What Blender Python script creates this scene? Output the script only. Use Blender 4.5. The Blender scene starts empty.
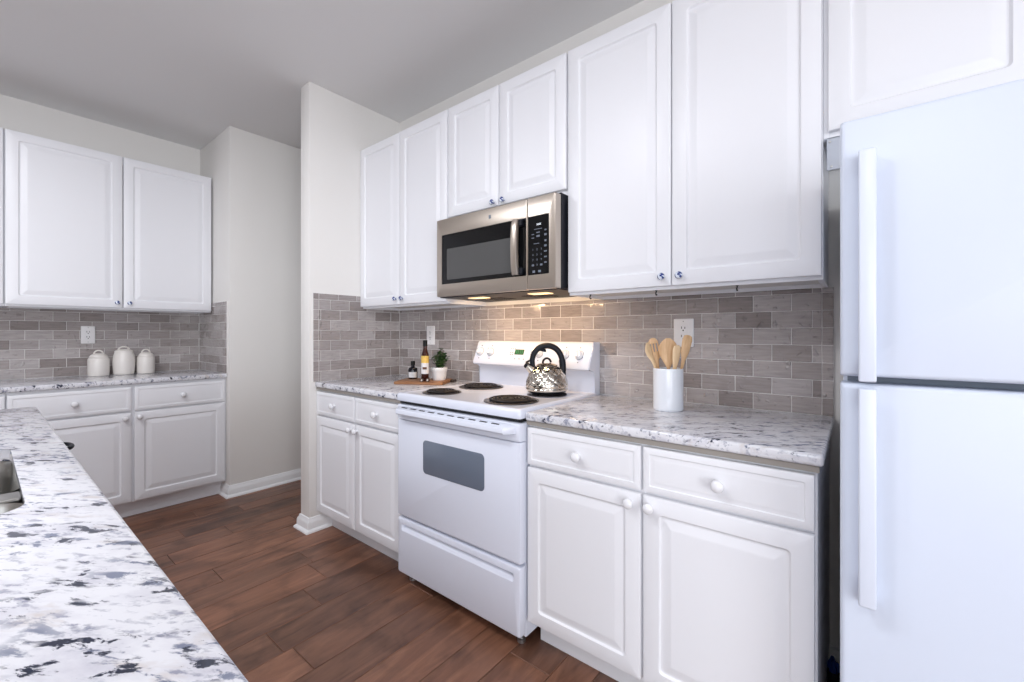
import bpy, bmesh, math, random
from mathutils import Matrix, Vector

random.seed(7)
sc = bpy.context.scene
COL = sc.collection
R = math.radians
PI = math.pi

# ------------------------------------------------------------------ camera
cam = bpy.data.cameras.new('camera')
cam.sensor_width = 36.0
cam.sensor_fit = 'HORIZONTAL'
cam.lens = 428.75 / 1024 * 36.0
cam.shift_x = -0.64 / 1024
cam.shift_y = -7.53 / 1024
cam.clip_start = 0.02
camo = bpy.data.objects.new('camera', cam)
COL.objects.link(camo)
camo.location = (1.7494, -1.9306, 1.2128)
camo.rotation_euler = (PI / 2, 0, 0.6771)
sc.camera = camo

# ------------------------------------------------------------------ colour management
sc.view_settings.view_transform = 'Standard'
sc.view_settings.look = 'None'
sc.view_settings.gamma = 1.0
sc.view_settings.use_curve_mapping = False
sc.view_settings.exposure = 0.13

# ------------------------------------------------------------------ world and daylight
w = bpy.data.worlds.new('world')
sc.world = w
w.use_nodes = True
bg = w.node_tree.nodes['Background']
bg.inputs[0].default_value = (0.80, 0.90, 1.0, 1)
bg.inputs[1].default_value = 1.6


def area(name, loc, rot, sx, sy, power, col):
    l = bpy.data.lights.new(name, 'AREA')
    l.shape = 'RECTANGLE'
    l.size, l.size_y = sx, sy
    l.energy = power
    l.color = col
    o = bpy.data.objects.new(name, l)
    COL.objects.link(o)
    o.location = loc
    o.rotation_euler = rot
    return o


# daylight standing in the openings of the far window wall and the patio door
area('window_daylight', (3.6, -5.86, 1.45), (-PI / 2, 0, PI), 2.7, 1.5, 62, (0.87, 0.92, 1.0))
area('patio_daylight', (5.26, -3.6, 1.1), (PI / 2, 0, PI / 2), 2.2, 2.1, 92, (0.98, 0.98, 1.0))
# fill lamps added at the ceiling, out of view, to brighten the kitchen
FILL_LAMPS = ((0.55, -2.05), (-0.75, -2.35), (1.9, -2.9))
for (lx_, ly_), pw_ in zip(FILL_LAMPS, (16, 21, 10)):
    o_ = area('ceiling_fill_light', (lx_, ly_, 2.70), (0, 0, 0), 0.34, 0.34, pw_, (0.93, 0.95, 1.0))
    o_.data.shape = 'DISK'

# ------------------------------------------------------------------ materials
def new_mat(name):
    m = bpy.data.materials.new(name)
    m.use_nodes = True
    nt = m.node_tree
    return m, nt, nt.nodes['Principled BSDF']


def N(nt, typ, **kw):
    n = nt.nodes.new(typ)
    for k, v in kw.items():
        if k.startswith('i_'):
            n.inputs[k[2:].replace('_', ' ')].default_value = v
        else:
            setattr(n, k, v)
    return n


def c4(c):
    return (c[0], c[1], c[2], 1)


def bump_noise(nt, b, scale, strength, dist=0.002, coord='Object', stretch=None):
    tc = N(nt, 'ShaderNodeTexCoord')
    src = tc.outputs[coord]
    if stretch:
        mp = N(nt, 'ShaderNodeMapping')
        mp.inputs['Scale'].default_value = stretch
        nt.links.new(src, mp.inputs[0])
        src = mp.outputs[0]
    no = N(nt, 'ShaderNodeTexNoise', i_Scale=scale, i_Detail=3.0)
    nt.links.new(src, no.inputs['Vector'])
    bu = N(nt, 'ShaderNodeBump', i_Strength=strength, i_Distance=dist)
    nt.links.new(no.outputs[0], bu.inputs['Height'])
    nt.links.new(bu.outputs[0], b.inputs['Normal'])
    return no


def simple(name, col, rough=0.5, metal=0.0, bscale=None, bstr=0.1, spec=0.5, coat=0.0, stretch=None, var=0.0, bdist=0.002):
    m, nt, b = new_mat(name)
    b.inputs['Base Color'].default_value = c4(col)
    b.inputs['Roughness'].default_value = rough
    b.inputs['Metallic'].default_value = metal
    b.inputs['Specular IOR Level'].default_value = spec
    b.inputs['Coat Weight'].default_value = coat
    b.inputs['Coat Roughness'].default_value = 0.08
    no = bump_noise(nt, b, bscale or 60, bstr if bscale else 0.02, bdist, stretch=stretch)
    if var:
        mx = N(nt, 'ShaderNodeMix', data_type='RGBA')
        mx.inputs[6].default_value = c4([c * (1 - var) for c in col])
        mx.inputs[7].default_value = c4([min(1, c * (1 + var)) for c in col])
        nt.links.new(no.outputs[0], mx.inputs[0])
        nt.links.new(mx.outputs[2], b.inputs['Base Color'])
    return m


def ramp(nt, stops, interp='LINEAR'):
    r = N(nt, 'ShaderNodeValToRGB')
    cr = r.color_ramp
    cr.interpolation = interp
    while len(cr.elements) < len(stops):
        cr.elements.new(0.5)
    for e, (p, c) in zip(cr.elements, stops):
        e.position = p
        e.color = c if len(c) == 4 else c4(c)
    return r


M = {}
M['cabinet'] = simple('white_thermofoil', (0.82, 0.824, 0.858), 0.36, bscale=25, bstr=0.015)
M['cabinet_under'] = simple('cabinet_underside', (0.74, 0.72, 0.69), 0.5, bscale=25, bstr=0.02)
M['wall'] = simple('wall_paint', (0.80, 0.782, 0.758), 0.75, bscale=220, bstr=0.06, bdist=0.001)
M['ceiling'] = simple('ceiling_paint', (0.79, 0.785, 0.785), 0.85, bscale=180, bstr=0.05, bdist=0.001)
M['trim'] = simple('trim_paint', (0.86, 0.865, 0.88), 0.3, bscale=40, bstr=0.02)
M['enamel'] = simple('white_enamel', (0.74, 0.77, 0.87), 0.24, bscale=30, bstr=0.01, coat=0.3)
M['fridge'] = simple('fridge_white', (0.655, 0.71, 0.825), 0.36, bscale=350, bstr=0.03, bdist=0.0006)
M['fridge_handle'] = simple('fridge_handle_white', (0.70, 0.75, 0.86), 0.3, bscale=60, bstr=0.01)
M['gasket'] = simple('grey_gasket', (0.19, 0.22, 0.27), 0.6)
M['dark'] = simple('dark_gap', (0.015, 0.015, 0.018), 0.6)
M['black_plastic'] = simple('black_plastic', (0.006, 0.007, 0.012), 0.38, spec=0.2)
M['steel'] = simple('brushed_steel', (0.52, 0.46, 0.40), 0.30, 1.0, bscale=40, bstr=0.05, stretch=(1, 1, 30), bdist=0.001)
M['sink_steel'] = simple('sink_steel', (0.40, 0.39, 0.37), 0.33, 1.0, bscale=60, bstr=0.04, stretch=(8, 1, 1))
M['chrome'] = simple('polished_steel', (0.60, 0.56, 0.50), 0.10, 1.0, bscale=30, bstr=0.02)
M['screw'] = simple('zinc_screw', (0.5, 0.5, 0.5), 0.35, 1.0)
M['bracket'] = simple('grey_bracket_metal', (0.45, 0.48, 0.54), 0.5, 0.3)
M['oven_glass'] = simple('oven_glass', (0.15, 0.18, 0.235), 0.12, spec=0.6)
M['micro_glass'] = simple('microwave_glass', (0.006, 0.006, 0.007), 0.08, spec=0.25)
M['micro_mesh'] = simple('microwave_mesh', (0.085, 0.085, 0.085), 0.3, spec=0.3, bscale=900, bstr=0.2, bdist=0.0005)
M['key'] = simple('keypad_print', (0.17, 0.19, 0.23), 0.6, spec=0.2)
M['outlet'] = simple('outlet_plastic', (0.85, 0.84, 0.85), 0.3)
M['stoneware'] = simple('glazed_stoneware', (0.80, 0.76, 0.72), 0.28, bscale=12, bstr=0.05, coat=0.3, var=0.06)
M['crock'] = simple('white_glaze', (0.83, 0.86, 0.91), 0.22, bscale=14, bstr=0.03, coat=0.4)
M['pot'] = simple('pot_white', (0.84, 0.84, 0.85), 0.4, bscale=30, bstr=0.03)
M['soil'] = simple('potting_soil', (0.03, 0.022, 0.016), 0.9, bscale=200, bstr=0.6)
M['amber_glass'] = simple('dark_amber_glass', (0.035, 0.006, 0.004), 0.06, coat=0.2, spec=0.3)
M['black_glass'] = simple('near_black_glass', (0.006, 0.006, 0.011), 0.06, coat=0.15, spec=0.3)
M['cap'] = simple('black_cap', (0.004, 0.005, 0.005), 0.4, spec=0.2)
M['label_white'] = simple('label_paper', (0.72, 0.71, 0.72), 0.6)
M['label_yellow'] = simple('label_yellow', (0.72, 0.48, 0.11), 0.6, bscale=90, bstr=0.02, var=0.25)
M['label_brown'] = simple('label_brown', (0.12, 0.05, 0.03), 0.6)
M['nut'] = simple('dark_bead', (0.05, 0.035, 0.03), 0.4, bscale=60, bstr=0.3)
M['nut_pale'] = simple('pale_bead', (0.62, 0.56, 0.52), 0.4, bscale=60, bstr=0.2)
M['coil'] = simple('burner_coil', (0.018, 0.014, 0.014), 0.5, spec=0.3, bscale=200, bstr=0.2)
M['pan'] = simple('drip_pan', (0.11, 0.10, 0.10), 0.3, 0.8, bscale=50, bstr=0.1)
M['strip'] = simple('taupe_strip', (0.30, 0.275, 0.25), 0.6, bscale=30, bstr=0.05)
M['blue'] = simple('blue_plastic_film', (0.01, 0.05, 0.28), 0.4, bscale=40, bstr=0.4)
M['knob_white'] = simple('white_knob', (0.83, 0.83, 0.86), 0.22, bscale=20, bstr=0.01, coat=0.3)


def mat_emit(name, col, strength):
    m, nt, b = new_mat(name)
    b.inputs['Base Color'].default_value = c4(col)
    b.inputs['Emission Color'].default_value = c4(col)
    b.inputs['Emission Strength'].default_value = strength
    no = N(nt, 'ShaderNodeTexNoise', i_Scale=80.0)
    bu = N(nt, 'ShaderNodeBump', i_Strength=0.05)
    nt.links.new(no.outputs[0], bu.inputs['Height'])
    nt.links.new(bu.outputs[0], b.inputs['Normal'])
    return m


M['green'] = mat_emit('green_display', (0.004, 0.05, 0.012), 0.6)
M['green_lit'] = mat_emit('green_display_bars', (0.02, 0.22, 0.06), 0.6)
M['white_lit'] = mat_emit('lit_display_bars', (0.75, 0.8, 0.85), 0.7)
M['fill_glow'] = mat_emit('fill_diffuser_glow', (0.97, 0.97, 1.0), 2.0)  # glowing face of the added ceiling fill lamps
M['lens'] = mat_emit('warm_lamp_lens', (1.0, 0.72, 0.40), 1.1)


def mat_granite():
    m, nt, b = new_mat('white_granite')
    tc = N(nt, 'ShaderNodeTexCoord')
    mp = N(nt, 'ShaderNodeMapping')
    mp.vector_type = 'TEXTURE'
    mp.inputs['Rotation'].default_value = (0, 0, R(32))
    mp.inputs['Scale'].default_value = (1.2, 0.44, 0.62)
    nt.links.new(tc.outputs['Object'], mp.inputs[0])
    V = mp.outputs[0]

    def noise(scale, detail=4.0, rough=0.55, dist=0.0):
        n = N(nt, 'ShaderNodeTexNoise', i_Scale=scale, i_Detail=detail, i_Roughness=rough, i_Distortion=dist)
        nt.links.new(V, n.inputs['Vector'])
        return n.outputs[0]

    def mix(fac, a, bb):
        x = N(nt, 'ShaderNodeMix', data_type='RGBA')
        if isinstance(fac, float):
            x.inputs[0].default_value = fac
        else:
            nt.links.new(fac, x.inputs[0])
        for s, v in ((6, a), (7, bb)):
            if isinstance(v, tuple):
                x.inputs[s].default_value = c4(v)
            else:
                nt.links.new(v, x.inputs[s])
        return x.outputs[2]

    def mul(a, bb):
        x = N(nt, 'ShaderNodeMath', operation='MULTIPLY')
        nt.links.new(a, x.inputs[0])
        nt.links.new(bb, x.inputs[1])
        return x.outputs[0]

    def thr(v, lo, hi):
        r = ramp(nt, [(lo, (0, 0, 0)), (hi, (1, 1, 1))])
        nt.links.new(v, r.inputs[0])
        return r.outputs[0]

    base = mix(thr(noise(9, 6, 0.62, 0.3), 0.46, 0.74), (0.74, 0.74, 0.775), (0.52, 0.51, 0.58))
    base = mix(thr(noise(14, 4, 0.6, 0.2), 0.57, 0.72), base, (0.60, 0.555, 0.545))
    fine = thr(noise(42, 4, 0.62, 0.2), 0.54, 0.64)
    base = mix(mul(fine, thr(noise(8, 3), 0.36, 0.58)), base, (0.31, 0.315, 0.39))
    grey = mul(thr(noise(24, 6, 0.66, 0.3), 0.565, 0.625), thr(noise(6, 3, 0.5), 0.46, 0.58))
    base = mix(grey, base, (0.19, 0.21, 0.29))
    blk = mul(thr(noise(29, 6, 0.64, 0.3), 0.555, 0.595), thr(noise(9, 3, 0.55, 0.2), 0.46, 0.53))
    base = mix(blk, base, (0.018, 0.024, 0.05))
    nt.links.new(base, b.inputs['Base Color'])
    b.inputs['Roughness'].default_value = 0.11
    return m


M['granite'] = mat_granite()


def mat_tile():
    m, nt, b = new_mat('glazed_taupe_tile')
    geo = N(nt, 'ShaderNodeNewGeometry')
    tc = N(nt, 'ShaderNodeTexCoord')
    r = ramp(nt, [(0.0, (0.245, 0.212, 0.204)), (0.25, (0.330, 0.294, 0.285)), (0.7, (0.395, 0.360, 0.354)), (1.0, (0.455, 0.420, 0.418))])
    nt.links.new(geo.outputs['Random Per Island'], r.inputs[0])
    mp = N(nt, 'ShaderNodeMapping')
    mp.inputs['Scale'].default_value = (0.35, 0.35, 3.2)
    nt.links.new(tc.outputs['Object'], mp.inputs[0])
    no = N(nt, 'ShaderNodeTexNoise', i_Scale=40.0, i_Detail=4.0)
    nt.links.new(mp.outputs[0], no.inputs['Vector'])
    mx = N(nt, 'ShaderNodeMix', data_type='RGBA', blend_type='OVERLAY')
    mx.inputs[0].default_value = 0.35
    nt.links.new(r.outputs[0], mx.inputs[6])
    nt.links.new(no.outputs[0], mx.inputs[7])
    nt.links.new(mx.outputs[2], b.inputs['Base Color'])
    b.inputs['Roughness'].default_value = 0.10
    b.inputs['Specular IOR Level'].default_value = 0.5
    # gentle waviness everywhere, plus sparse dimples that catch the lamps
    n2 = N(nt, 'ShaderNodeTexNoise', i_Scale=9.0, i_Detail=2.0)
    nt.links.new(tc.outputs['Object'], n2.inputs['Vector'])
    bu = N(nt, 'ShaderNodeBump', i_Strength=0.35, i_Distance=0.006)
    nt.links.new(n2.outputs[0], bu.inputs['Height'])
    n3 = N(nt, 'ShaderNodeTexNoise', i_Scale=46.0, i_Detail=1.5, i_Distortion=0.4)
    nt.links.new(tc.outputs['Object'], n3.inputs['Vector'])
    r3 = ramp(nt, [(0.60, (0, 0, 0)), (0.84, (1, 1, 1))], 'EASE')
    nt.links.new(n3.outputs[0], r3.inputs[0])
    bu2 = N(nt, 'ShaderNodeBump', i_Strength=1.0, i_Distance=0.0045)
    nt.links.new(r3.outputs[0], bu2.inputs['Height'])
    nt.links.new(bu.outputs[0], bu2.inputs['Normal'])
    nt.links.new(bu2.outputs[0], b.inputs['Normal'])
    return m


M['tile'] = mat_tile()
M['grout'] = simple('pale_grout', (0.74, 0.72, 0.71), 0.8, bscale=300, bstr=0.2)


def mat_floor():
    m, nt, b = new_mat('brown_hickory_planks')
    geo = N(nt, 'ShaderNodeNewGeometry')
    tc = N(nt, 'ShaderNodeTexCoord')
    # shift the grain by a random amount per plank
    mth = N(nt, 'ShaderNodeMath', operation='MULTIPLY')
    mth.inputs[1].default_value = 40.0
    nt.links.new(geo.outputs['Random Per Island'], mth.inputs[0])
    cx = N(nt, 'ShaderNodeCombineXYZ')
    nt.links.new(mth.outputs[0], cx.inputs[0])
    nt.links.new(mth.outputs[0], cx.inputs[1])
    add = N(nt, 'ShaderNodeVectorMath', operation='ADD')
    nt.links.new(tc.outputs['Object'], add.inputs[0])
    nt.links.new(cx.outputs[0], add.inputs[1])
    mp = N(nt, 'ShaderNodeMapping')
    mp.inputs['Scale'].default_value = (6.0, 0.9, 1.0)
    nt.links.new(add.outputs[0], mp.inputs[0])
    g = N(nt, 'ShaderNodeTexNoise', i_Scale=2.4, i_Detail=8.0, i_Roughness=0.62, i_Distortion=1.3)
    nt.links.new(mp.outputs[0], g.inputs['Vector'])
    gr = ramp(nt, [(0.25, (0.060, 0.026, 0.016)), (0.42, (0.150, 0.068, 0.041)), (0.58, (0.205, 0.096, 0.058)), (0.78, (0.30, 0.150, 0.094))])
    nt.links.new(g.outputs[0], gr.inputs[0])
    # tone per plank
    pr = ramp(nt, [(0.0, (0.70, 0.70, 0.72)), (0.5, (1.0, 1.0, 1.0)), (1.0, (1.34, 1.28, 1.22))])
    nt.links.new(geo.outputs['Random Per Island'], pr.inputs[0])
    mx = N(nt, 'ShaderNodeMix', data_type='RGBA', blend_type='MULTIPLY')
    mx.inputs[0].default_value = 1.0
    nt.links.new(gr.outputs[0], mx.inputs[6])
    nt.links.new(pr.outputs[0], mx.inputs[7])
    # blotches and worn dark patches
    bl = N(nt, 'ShaderNodeTexNoise', i_Scale=5.0, i_Detail=4.0, i_Distortion=0.8)
    nt.links.new(add.outputs[0], bl.inputs['Vector'])
    br = ramp(nt, [(0.33, (0.55, 0.52, 0.50)), (0.52, (1, 1, 1)), (0.75, (1.15, 1.12, 1.1))])
    nt.links.new(bl.outputs[0], br.inputs[0])
    mx2 = N(nt, 'ShaderNodeMix', data_type='RGBA', blend_type='MULTIPLY')
    mx2.inputs[0].default_value = 0.8
    nt.links.new(mx.outputs[2], mx2.inputs[6])
    nt.links.new(br.outputs[0], mx2.inputs[7])
    nt.links.new(mx2.outputs[2], b.inputs['Base Color'])
    b.inputs['Roughness'].default_value = 0.36
    bu = N(nt, 'ShaderNodeBump', i_Strength=0.25, i_Distance=0.004)
    nt.links.new(g.outputs[0], bu.inputs['Height'])
    nt.links.new(bu.outputs[0], b.inputs['Normal'])
    return m


M['floor'] = mat_floor()


def mat_wood(name, dark, light, scale=6.0, stretch=(1, 12, 12), rough=0.5):
    m, nt, b = new_mat(name)
    tc = N(nt, 'ShaderNodeTexCoord')
    mp = N(nt, 'ShaderNodeMapping')
    mp.inputs['Scale'].default_value = stretch
    nt.links.new(tc.outputs['Object'], mp.inputs[0])
    g = N(nt, 'ShaderNodeTexNoise', i_Scale=scale, i_Detail=6.0, i_Distortion=0.6)
    nt.links.new(mp.outputs[0], g.inputs['Vector'])
    r = ramp(nt, [(0.3, dark), (0.7, light)])
    nt.links.new(g.outputs[0], r.inputs[0])
    nt.links.new(r.outputs[0], b.inputs['Base Color'])
    b.inputs['Roughness'].default_value = rough
    bu = N(nt, 'ShaderNodeBump', i_Strength=0.1, i_Distance=0.001)
    nt.links.new(g.outputs[0], bu.inputs['Height'])
    nt.links.new(bu.outputs[0], b.inputs['Normal'])
    return m


M['board'] = mat_wood('board_wood', (0.20, 0.085, 0.035), (0.42, 0.21, 0.10))
M['board_dark'] = mat_wood('board_grip_wood', (0.02, 0.014, 0.012), (0.06, 0.04, 0.03))
M['beech'] = mat_wood('beech_wood', (0.56, 0.32, 0.15), (0.80, 0.55, 0.32), stretch=(12, 12, 1.5))
M['beech_pale'] = mat_wood('pale_beech_wood', (0.62, 0.40, 0.21), (0.85, 0.64, 0.40), stretch=(12, 12, 1.5))


def mat_leaf():
    m, nt, b = new_mat('succulent_leaf')
    geo = N(nt, 'ShaderNodeNewGeometry')
    r = ramp(nt, [(0.0, (0.012, 0.035, 0.010)), (0.6, (0.035, 0.085, 0.022)), (1.0, (0.11, 0.19, 0.06))])
    nt.links.new(geo.outputs['Random Per Island'], r.inputs[0])
    nt.links.new(r.outputs[0], b.inputs['Base Color'])
    b.inputs['Roughness'].default_value = 0.35
    return m


M['leaf'] = mat_leaf()


def mat_knob_blue():
    m, nt, b = new_mat('blue_painted_ceramic')
    tc = N(nt, 'ShaderNodeTexCoord')
    no = N(nt, 'ShaderNodeTexNoise', i_Scale=95.0, i_Detail=2.0, i_Distortion=0.6)
    nt.links.new(tc.outputs['Object'], no.inputs['Vector'])
    r = ramp(nt, [(0.46, (0.74, 0.80, 0.90)), (0.50, (0.02, 0.05, 0.25)), (0.58, (0.012, 0.03, 0.16))])
    nt.links.new(no.outputs[0], r.inputs[0])
    nt.links.new(r.outputs[0], b.inputs['Base Color'])
    b.inputs['Roughness'].default_value = 0.1
    b.inputs['Coat Weight'].default_value = 0.5
    return m


M['knob_blue'] = mat_knob_blue()

# ------------------------------------------------------------------ mesh helpers
def bm_box(bm, x0, x1, y0, y1, z0, z1, bev=0.0, seg=2):
    r = bmesh.ops.create_cube(bm, size=1.0)
    vs = r['verts']
    for v in vs:
        v.co = Vector((x0 + (v.co.x + .5) * (x1 - x0), y0 + (v.co.y + .5) * (y1 - y0), z0 + (v.co.z + .5) * (z1 - z0)))
    if bev:
        es = list({e for v in vs for e in v.link_edges})
        bmesh.ops.bevel(bm, geom=es, offset=bev, segments=seg, affect='EDGES', profile=0.5, clamp_overlap=True)


def bm_loops(bm, loops, cap0=True, cap1=True, closed=True):
    rings = [[bm.verts.new(p) for p in l] for l in loops]
    n = len(rings[0])
    for a, b in zip(rings[:-1], rings[1:]):
        for i in range(n if closed else n - 1):
            j = (i + 1) % n
            try:
                bm.faces.new((a[i], a[j], b[j], b[i]))
            except ValueError:
                pass
    if cap0:
        bm.faces.new(list(reversed(rings[0])))
    if cap1:
        bm.faces.new(rings[-1])
    return rings


def bm_lathe(bm, prof, n=32, mat=None, cap0=True, cap1=True, rfun=None):
    mat = mat or Matrix()
    loops = []
    for k, (r, z) in enumerate(prof):
        l = []
        for i in range(n):
            a = 2 * PI * i / n
            rr = r + (rfun(a, z, k) if rfun else 0)
            l.append(mat @ Vector((rr * math.cos(a), rr * math.sin(a), z)))
        loops.append(l)
    bm_loops(bm, loops, cap0, cap1)


def bm_tube(bm, pts, rad, n=12, flat=1.0, caps=True):
    pts = [Vector(p) for p in pts]
    rad = rad if isinstance(rad, (list, tuple)) else [rad] * len(pts)
    loops = []
    up = None
    for i, p in enumerate(pts):
        t = (pts[min(i + 1, len(pts) - 1)] - pts[max(i - 1, 0)]).normalized()
        if up is None:
            up = Vector((0, 0, 1)) if abs(t.z) < 0.9 else Vector((0, 1, 0))
        s = t.cross(up)
        if s.length < 1e-4:
            s = t.cross(Vector((1, 0, 0)))
        s.normalize()
        u = s.cross(t).normalized()
        up = u
        loops.append([p + (s * math.cos(2 * PI * k / n) * flat + u * math.sin(2 * PI * k / n)) * rad[i] for k in range(n)])
    bm_loops(bm, loops, caps, caps)


def bm_prism(bm, poly, axis, a, b):
    """extrude a 2D polygon along an axis; poly is in the two remaining axes, in order"""
    def mk(p, t):
        if axis == 'x':
            return Vector((t, p[0], p[1]))
        if axis == 'y':
            return Vector((p[0], t, p[1]))
        return Vector((p[0], p[1], t))
    bm_loops(bm, [[mk(p, a) for p in poly], [mk(p, b) for p in poly]])


def catmull(pts, k=6):
    pts = [Vector(p) for p in pts]
    out = []
    for i in range(len(pts) - 1):
        p0, p1, p2, p3 = pts[max(i - 1, 0)], pts[i], pts[i + 1], pts[min(i + 2, len(pts) - 1)]
        for j in range(k):
            t = j / k
            out.append(0.5 * ((2 * p1) + (p2 - p0) * t + (2 * p0 - 5 * p1 + 4 * p2 - p3) * t * t + (3 * p1 - p0 - 3 * p2 + p3) * t ** 3))
    out.append(pts[-1])
    return out


def rrect(x0, x1, z0, z1, r, k=4):
    """rounded rectangle outline, counter-clockwise seen from -Y"""
    r = max(1e-4, min(r, (x1 - x0) / 2.01, (z1 - z0) / 2.01))
    pts = []
    for cx, cz, a0 in ((x1 - r, z0 + r, -90), (x1 - r, z1 - r, 0), (x0 + r, z1 - r, 90), (x0 + r, z0 + r, 180)):
        for i in range(k + 1):
            a = R(a0 + 90 * i / k)
            pts.append((cx + r * math.cos(a), cz + r * math.sin(a)))
    return pts


def obj(name, bm, mat, parent=None, smooth=30, kind=None):
    bmesh.ops.remove_doubles(bm, verts=bm.verts, dist=1e-6)
    bmesh.ops.recalc_face_normals(bm, faces=bm.faces)
    me = bpy.data.meshes.new(name)
    bm.to_mesh(me)
    bm.free()
    mats = mat if isinstance(mat, (list, tuple)) else [mat]
    for m in mats:
        me.materials.append(m)
    if smooth:
        me.shade_smooth()
        me.set_sharp_from_angle(angle=R(smooth))
    o = bpy.data.objects.new(name, me)
    COL.objects.link(o)
    if parent:
        o.parent = parent
    if kind:
        o['kind'] = kind
    return o


def tag(o, label, cat, group=None):
    o['label'] = label
    o['category'] = cat
    if group:
        o['group'] = group
    return o


def thing(name, label, cat, loc=(0, 0, 0), rz=0.0, group=None):
    o = bpy.data.objects.new(name, None)
    o.empty_display_size = 0.1
    COL.objects.link(o)
    o.location = loc
    o.rotation_euler = (0, 0, rz)
    return tag(o, label, cat, group)


def struct(name, bm, mat, label=None, smooth=30):
    o = obj(name, bm, mat, None, smooth, 'structure')
    if label:
        o['label'] = label
    return o


def B():
    return bmesh.new()


# ------------------------------------------------------------------ room dimensions (metres)
XW, XJ, YJ = -2.558, -1.880, -0.767       # left wall, face and end of the jutting wall
XP, XPL, YP = -0.862, -0.975, -0.667      # partition faces and its end
ZC = 2.757
XE, YE = 5.2, -5.8                        # right wall, wall behind the camera
YH = 2.2                                  # end of the hallway
Zc, Zb = 0.914, 0.882                     # worktop top and underside

# walls --------------------------------------------------------------
bm = B(); bm_box(bm, XP, XE + 0.1, 0.0, 0.11, 0, ZC); struct('wall_back', bm, M['wall'])
bm = B(); bm_box(bm, XPL, XP, YP, YH, 0, ZC, 0.006, 2); struct('wall_partition', bm, M['wall'])
bm = B(); bm_box(bm, XW - 0.1, XW, YE, YJ + 0.05, 0, ZC); struct('wall_left', bm, M['wall'])
bm = B(); bm_box(bm, XW - 0.1, XJ, YJ, YH, 0, ZC, 0.006, 2); struct('wall_jutting', bm, M['wall'])
bm = B(); bm_box(bm, XJ, XPL, YH, YH + 0.1, 0, ZC); struct('wall_hallway', bm, M['wall'])
# wall behind the camera with a wide window opening
bm = B()
bm_box(bm, XW - 0.1, 2.2, YE - 0.1, YE, 0, ZC)
bm_box(bm, 5.0, XE + 0.1, YE - 0.1, YE, 0, ZC)
bm_box(bm, 2.2, 5.0, YE - 0.1, YE, 0, 0.7)
bm_box(bm, 2.2, 5.0, YE - 0.1, YE, 2.2, ZC)
struct('wall_behind', bm, M['wall'])
# right wall with a patio door opening
bm = B()
bm_box(bm, XE, XE + 0.1, -2.45, 0.0, 0, ZC)
bm_box(bm, XE, XE + 0.1, YE, -4.75, 0, ZC)
bm_box(bm, XE, XE + 0.1, -4.75, -2.45, 2.15, ZC)
struct('wall_right', bm, M['wall'])
bm = B(); bm_box(bm, XW - 0.1, XE + 0.1, YE - 0.1, YH + 0.1, ZC, ZC + 0.1); struct('ceiling', bm, M['ceiling'])

# plank floor ----------------------------------------------------------
bm = B()
edges = [-2.66]
known = [-1.36, -1.2, -1.04, -0.84, -0.67, -0.5, -0.30, -0.115, 0.05, 0.22, 0.38, 0.56, 0.72]
x = -1.36
left = []
while x > -2.6:
    x -= random.choice((0.13, 0.16, 0.18)); left.append(x)
edges = list(reversed(left)) + known
while edges[-1] < XE:
    edges.append(edges[-1] + random.choice((0.13, 0.16, 0.18)))
ends = {-1.2: -1.287, -0.84: -1.18, -0.115: -1.205, -0.67: -0.82, -1.36: -0.964, 0.05: -0.62}
for a, b in zip(edges[:-1], edges[1:]):
    y0 = ends.get(a, random.uniform(-2.5, 0.0))
    cuts = [y0]
    while cuts[-1] < YH:
        cuts.append(cuts[-1] + random.uniform(0.55, 1.5))
    y = y0
    while y > YE:
        y -= random.uniform(0.55, 1.5); cuts.insert(0, y)
    for p, q in zip(cuts[:-1], cuts[1:]):
        p, q = max(p, YE), min(q, YH)
        if q - p < 0.02:
            continue
        g, e = 0.0006, 0.0026
        top = [Vector((a + e, p + e, 0)), Vector((b - e, p + e, 0)), Vector((b - e, q - e, 0)), Vector((a + e, q - e, 0))]
        mid = [Vector((a + g, p + g, -0.0022)), Vector((b - g, p + g, -0.0022)), Vector((b - g, q - g, -0.0022)), Vector((a + g, q - g, -0.0022))]
        low = [v + Vector((0, 0, -0.006)) for v in mid]
        bm_loops(bm, [low, mid, top], cap0=False)
nf = len(bm.faces)
bm_box(bm, XW - 0.1, XE + 0.1, YE - 0.1, YH + 0.1, -0.1, -0.006)
bm.faces.ensure_lookup_table()
for f in bm.faces[nf:]:
    f.material_index = 1
struct('floor', bm, [M['floor'], M['dark']])


# baseboards ------------------------------------------------------------
PROF = [(0.0, 0.0), (0.031, 0.0), (0.030, 0.008), (0.023, 0.016), (0.017, 0.020), (0.016, 0.052), (0.013, 0.062), (0.007, 0.070), (0.005, 0.082), (0.0, 0.085)]


def sweep(bm, path, prof, side=1):
    path = [Vector((p[0], p[1], 0)) for p in path]
    loops = []
    for i, p in enumerate(path):
        d0 = (p - path[i - 1]).normalized() if i else None
        d1 = (path[i + 1] - p).normalized() if i < len(path) - 1 else None
        n0 = Vector((d0.y, -d0.x, 0)) * side if d0 else None
        n1 = Vector((d1.y, -d1.x, 0)) * side if d1 else None
        if n0 is None:
            n = n1
        elif n1 is None:
            n = n0
        else:
            n = (n0 + n1)
            n = n / max(0.3, n.dot(n1))
        loops.append([p + n * o + Vector((0, 0, z)) for o, z in prof])
    bm_loops(bm, loops)


bm = B(); sweep(bm, [(-2.030, YJ), (XJ, YJ), (XJ, YH)], PROF); struct('baseboard_hallway', bm, M['trim'])
bm = B(); sweep(bm, [(XP, -0.535), (XP, YP), (XPL, YP), (XPL, YH)], PROF, -1); struct('baseboard_partition', bm, M['trim'])
bm = B(); sweep(bm, [(1.672, 0.0), (XE, 0.0)], PROF); struct('baseboard_back', bm, M['trim'])


# tiled backsplashes -------------------------------------------------------
TP, TH = 0.1285, 0.0639


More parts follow.
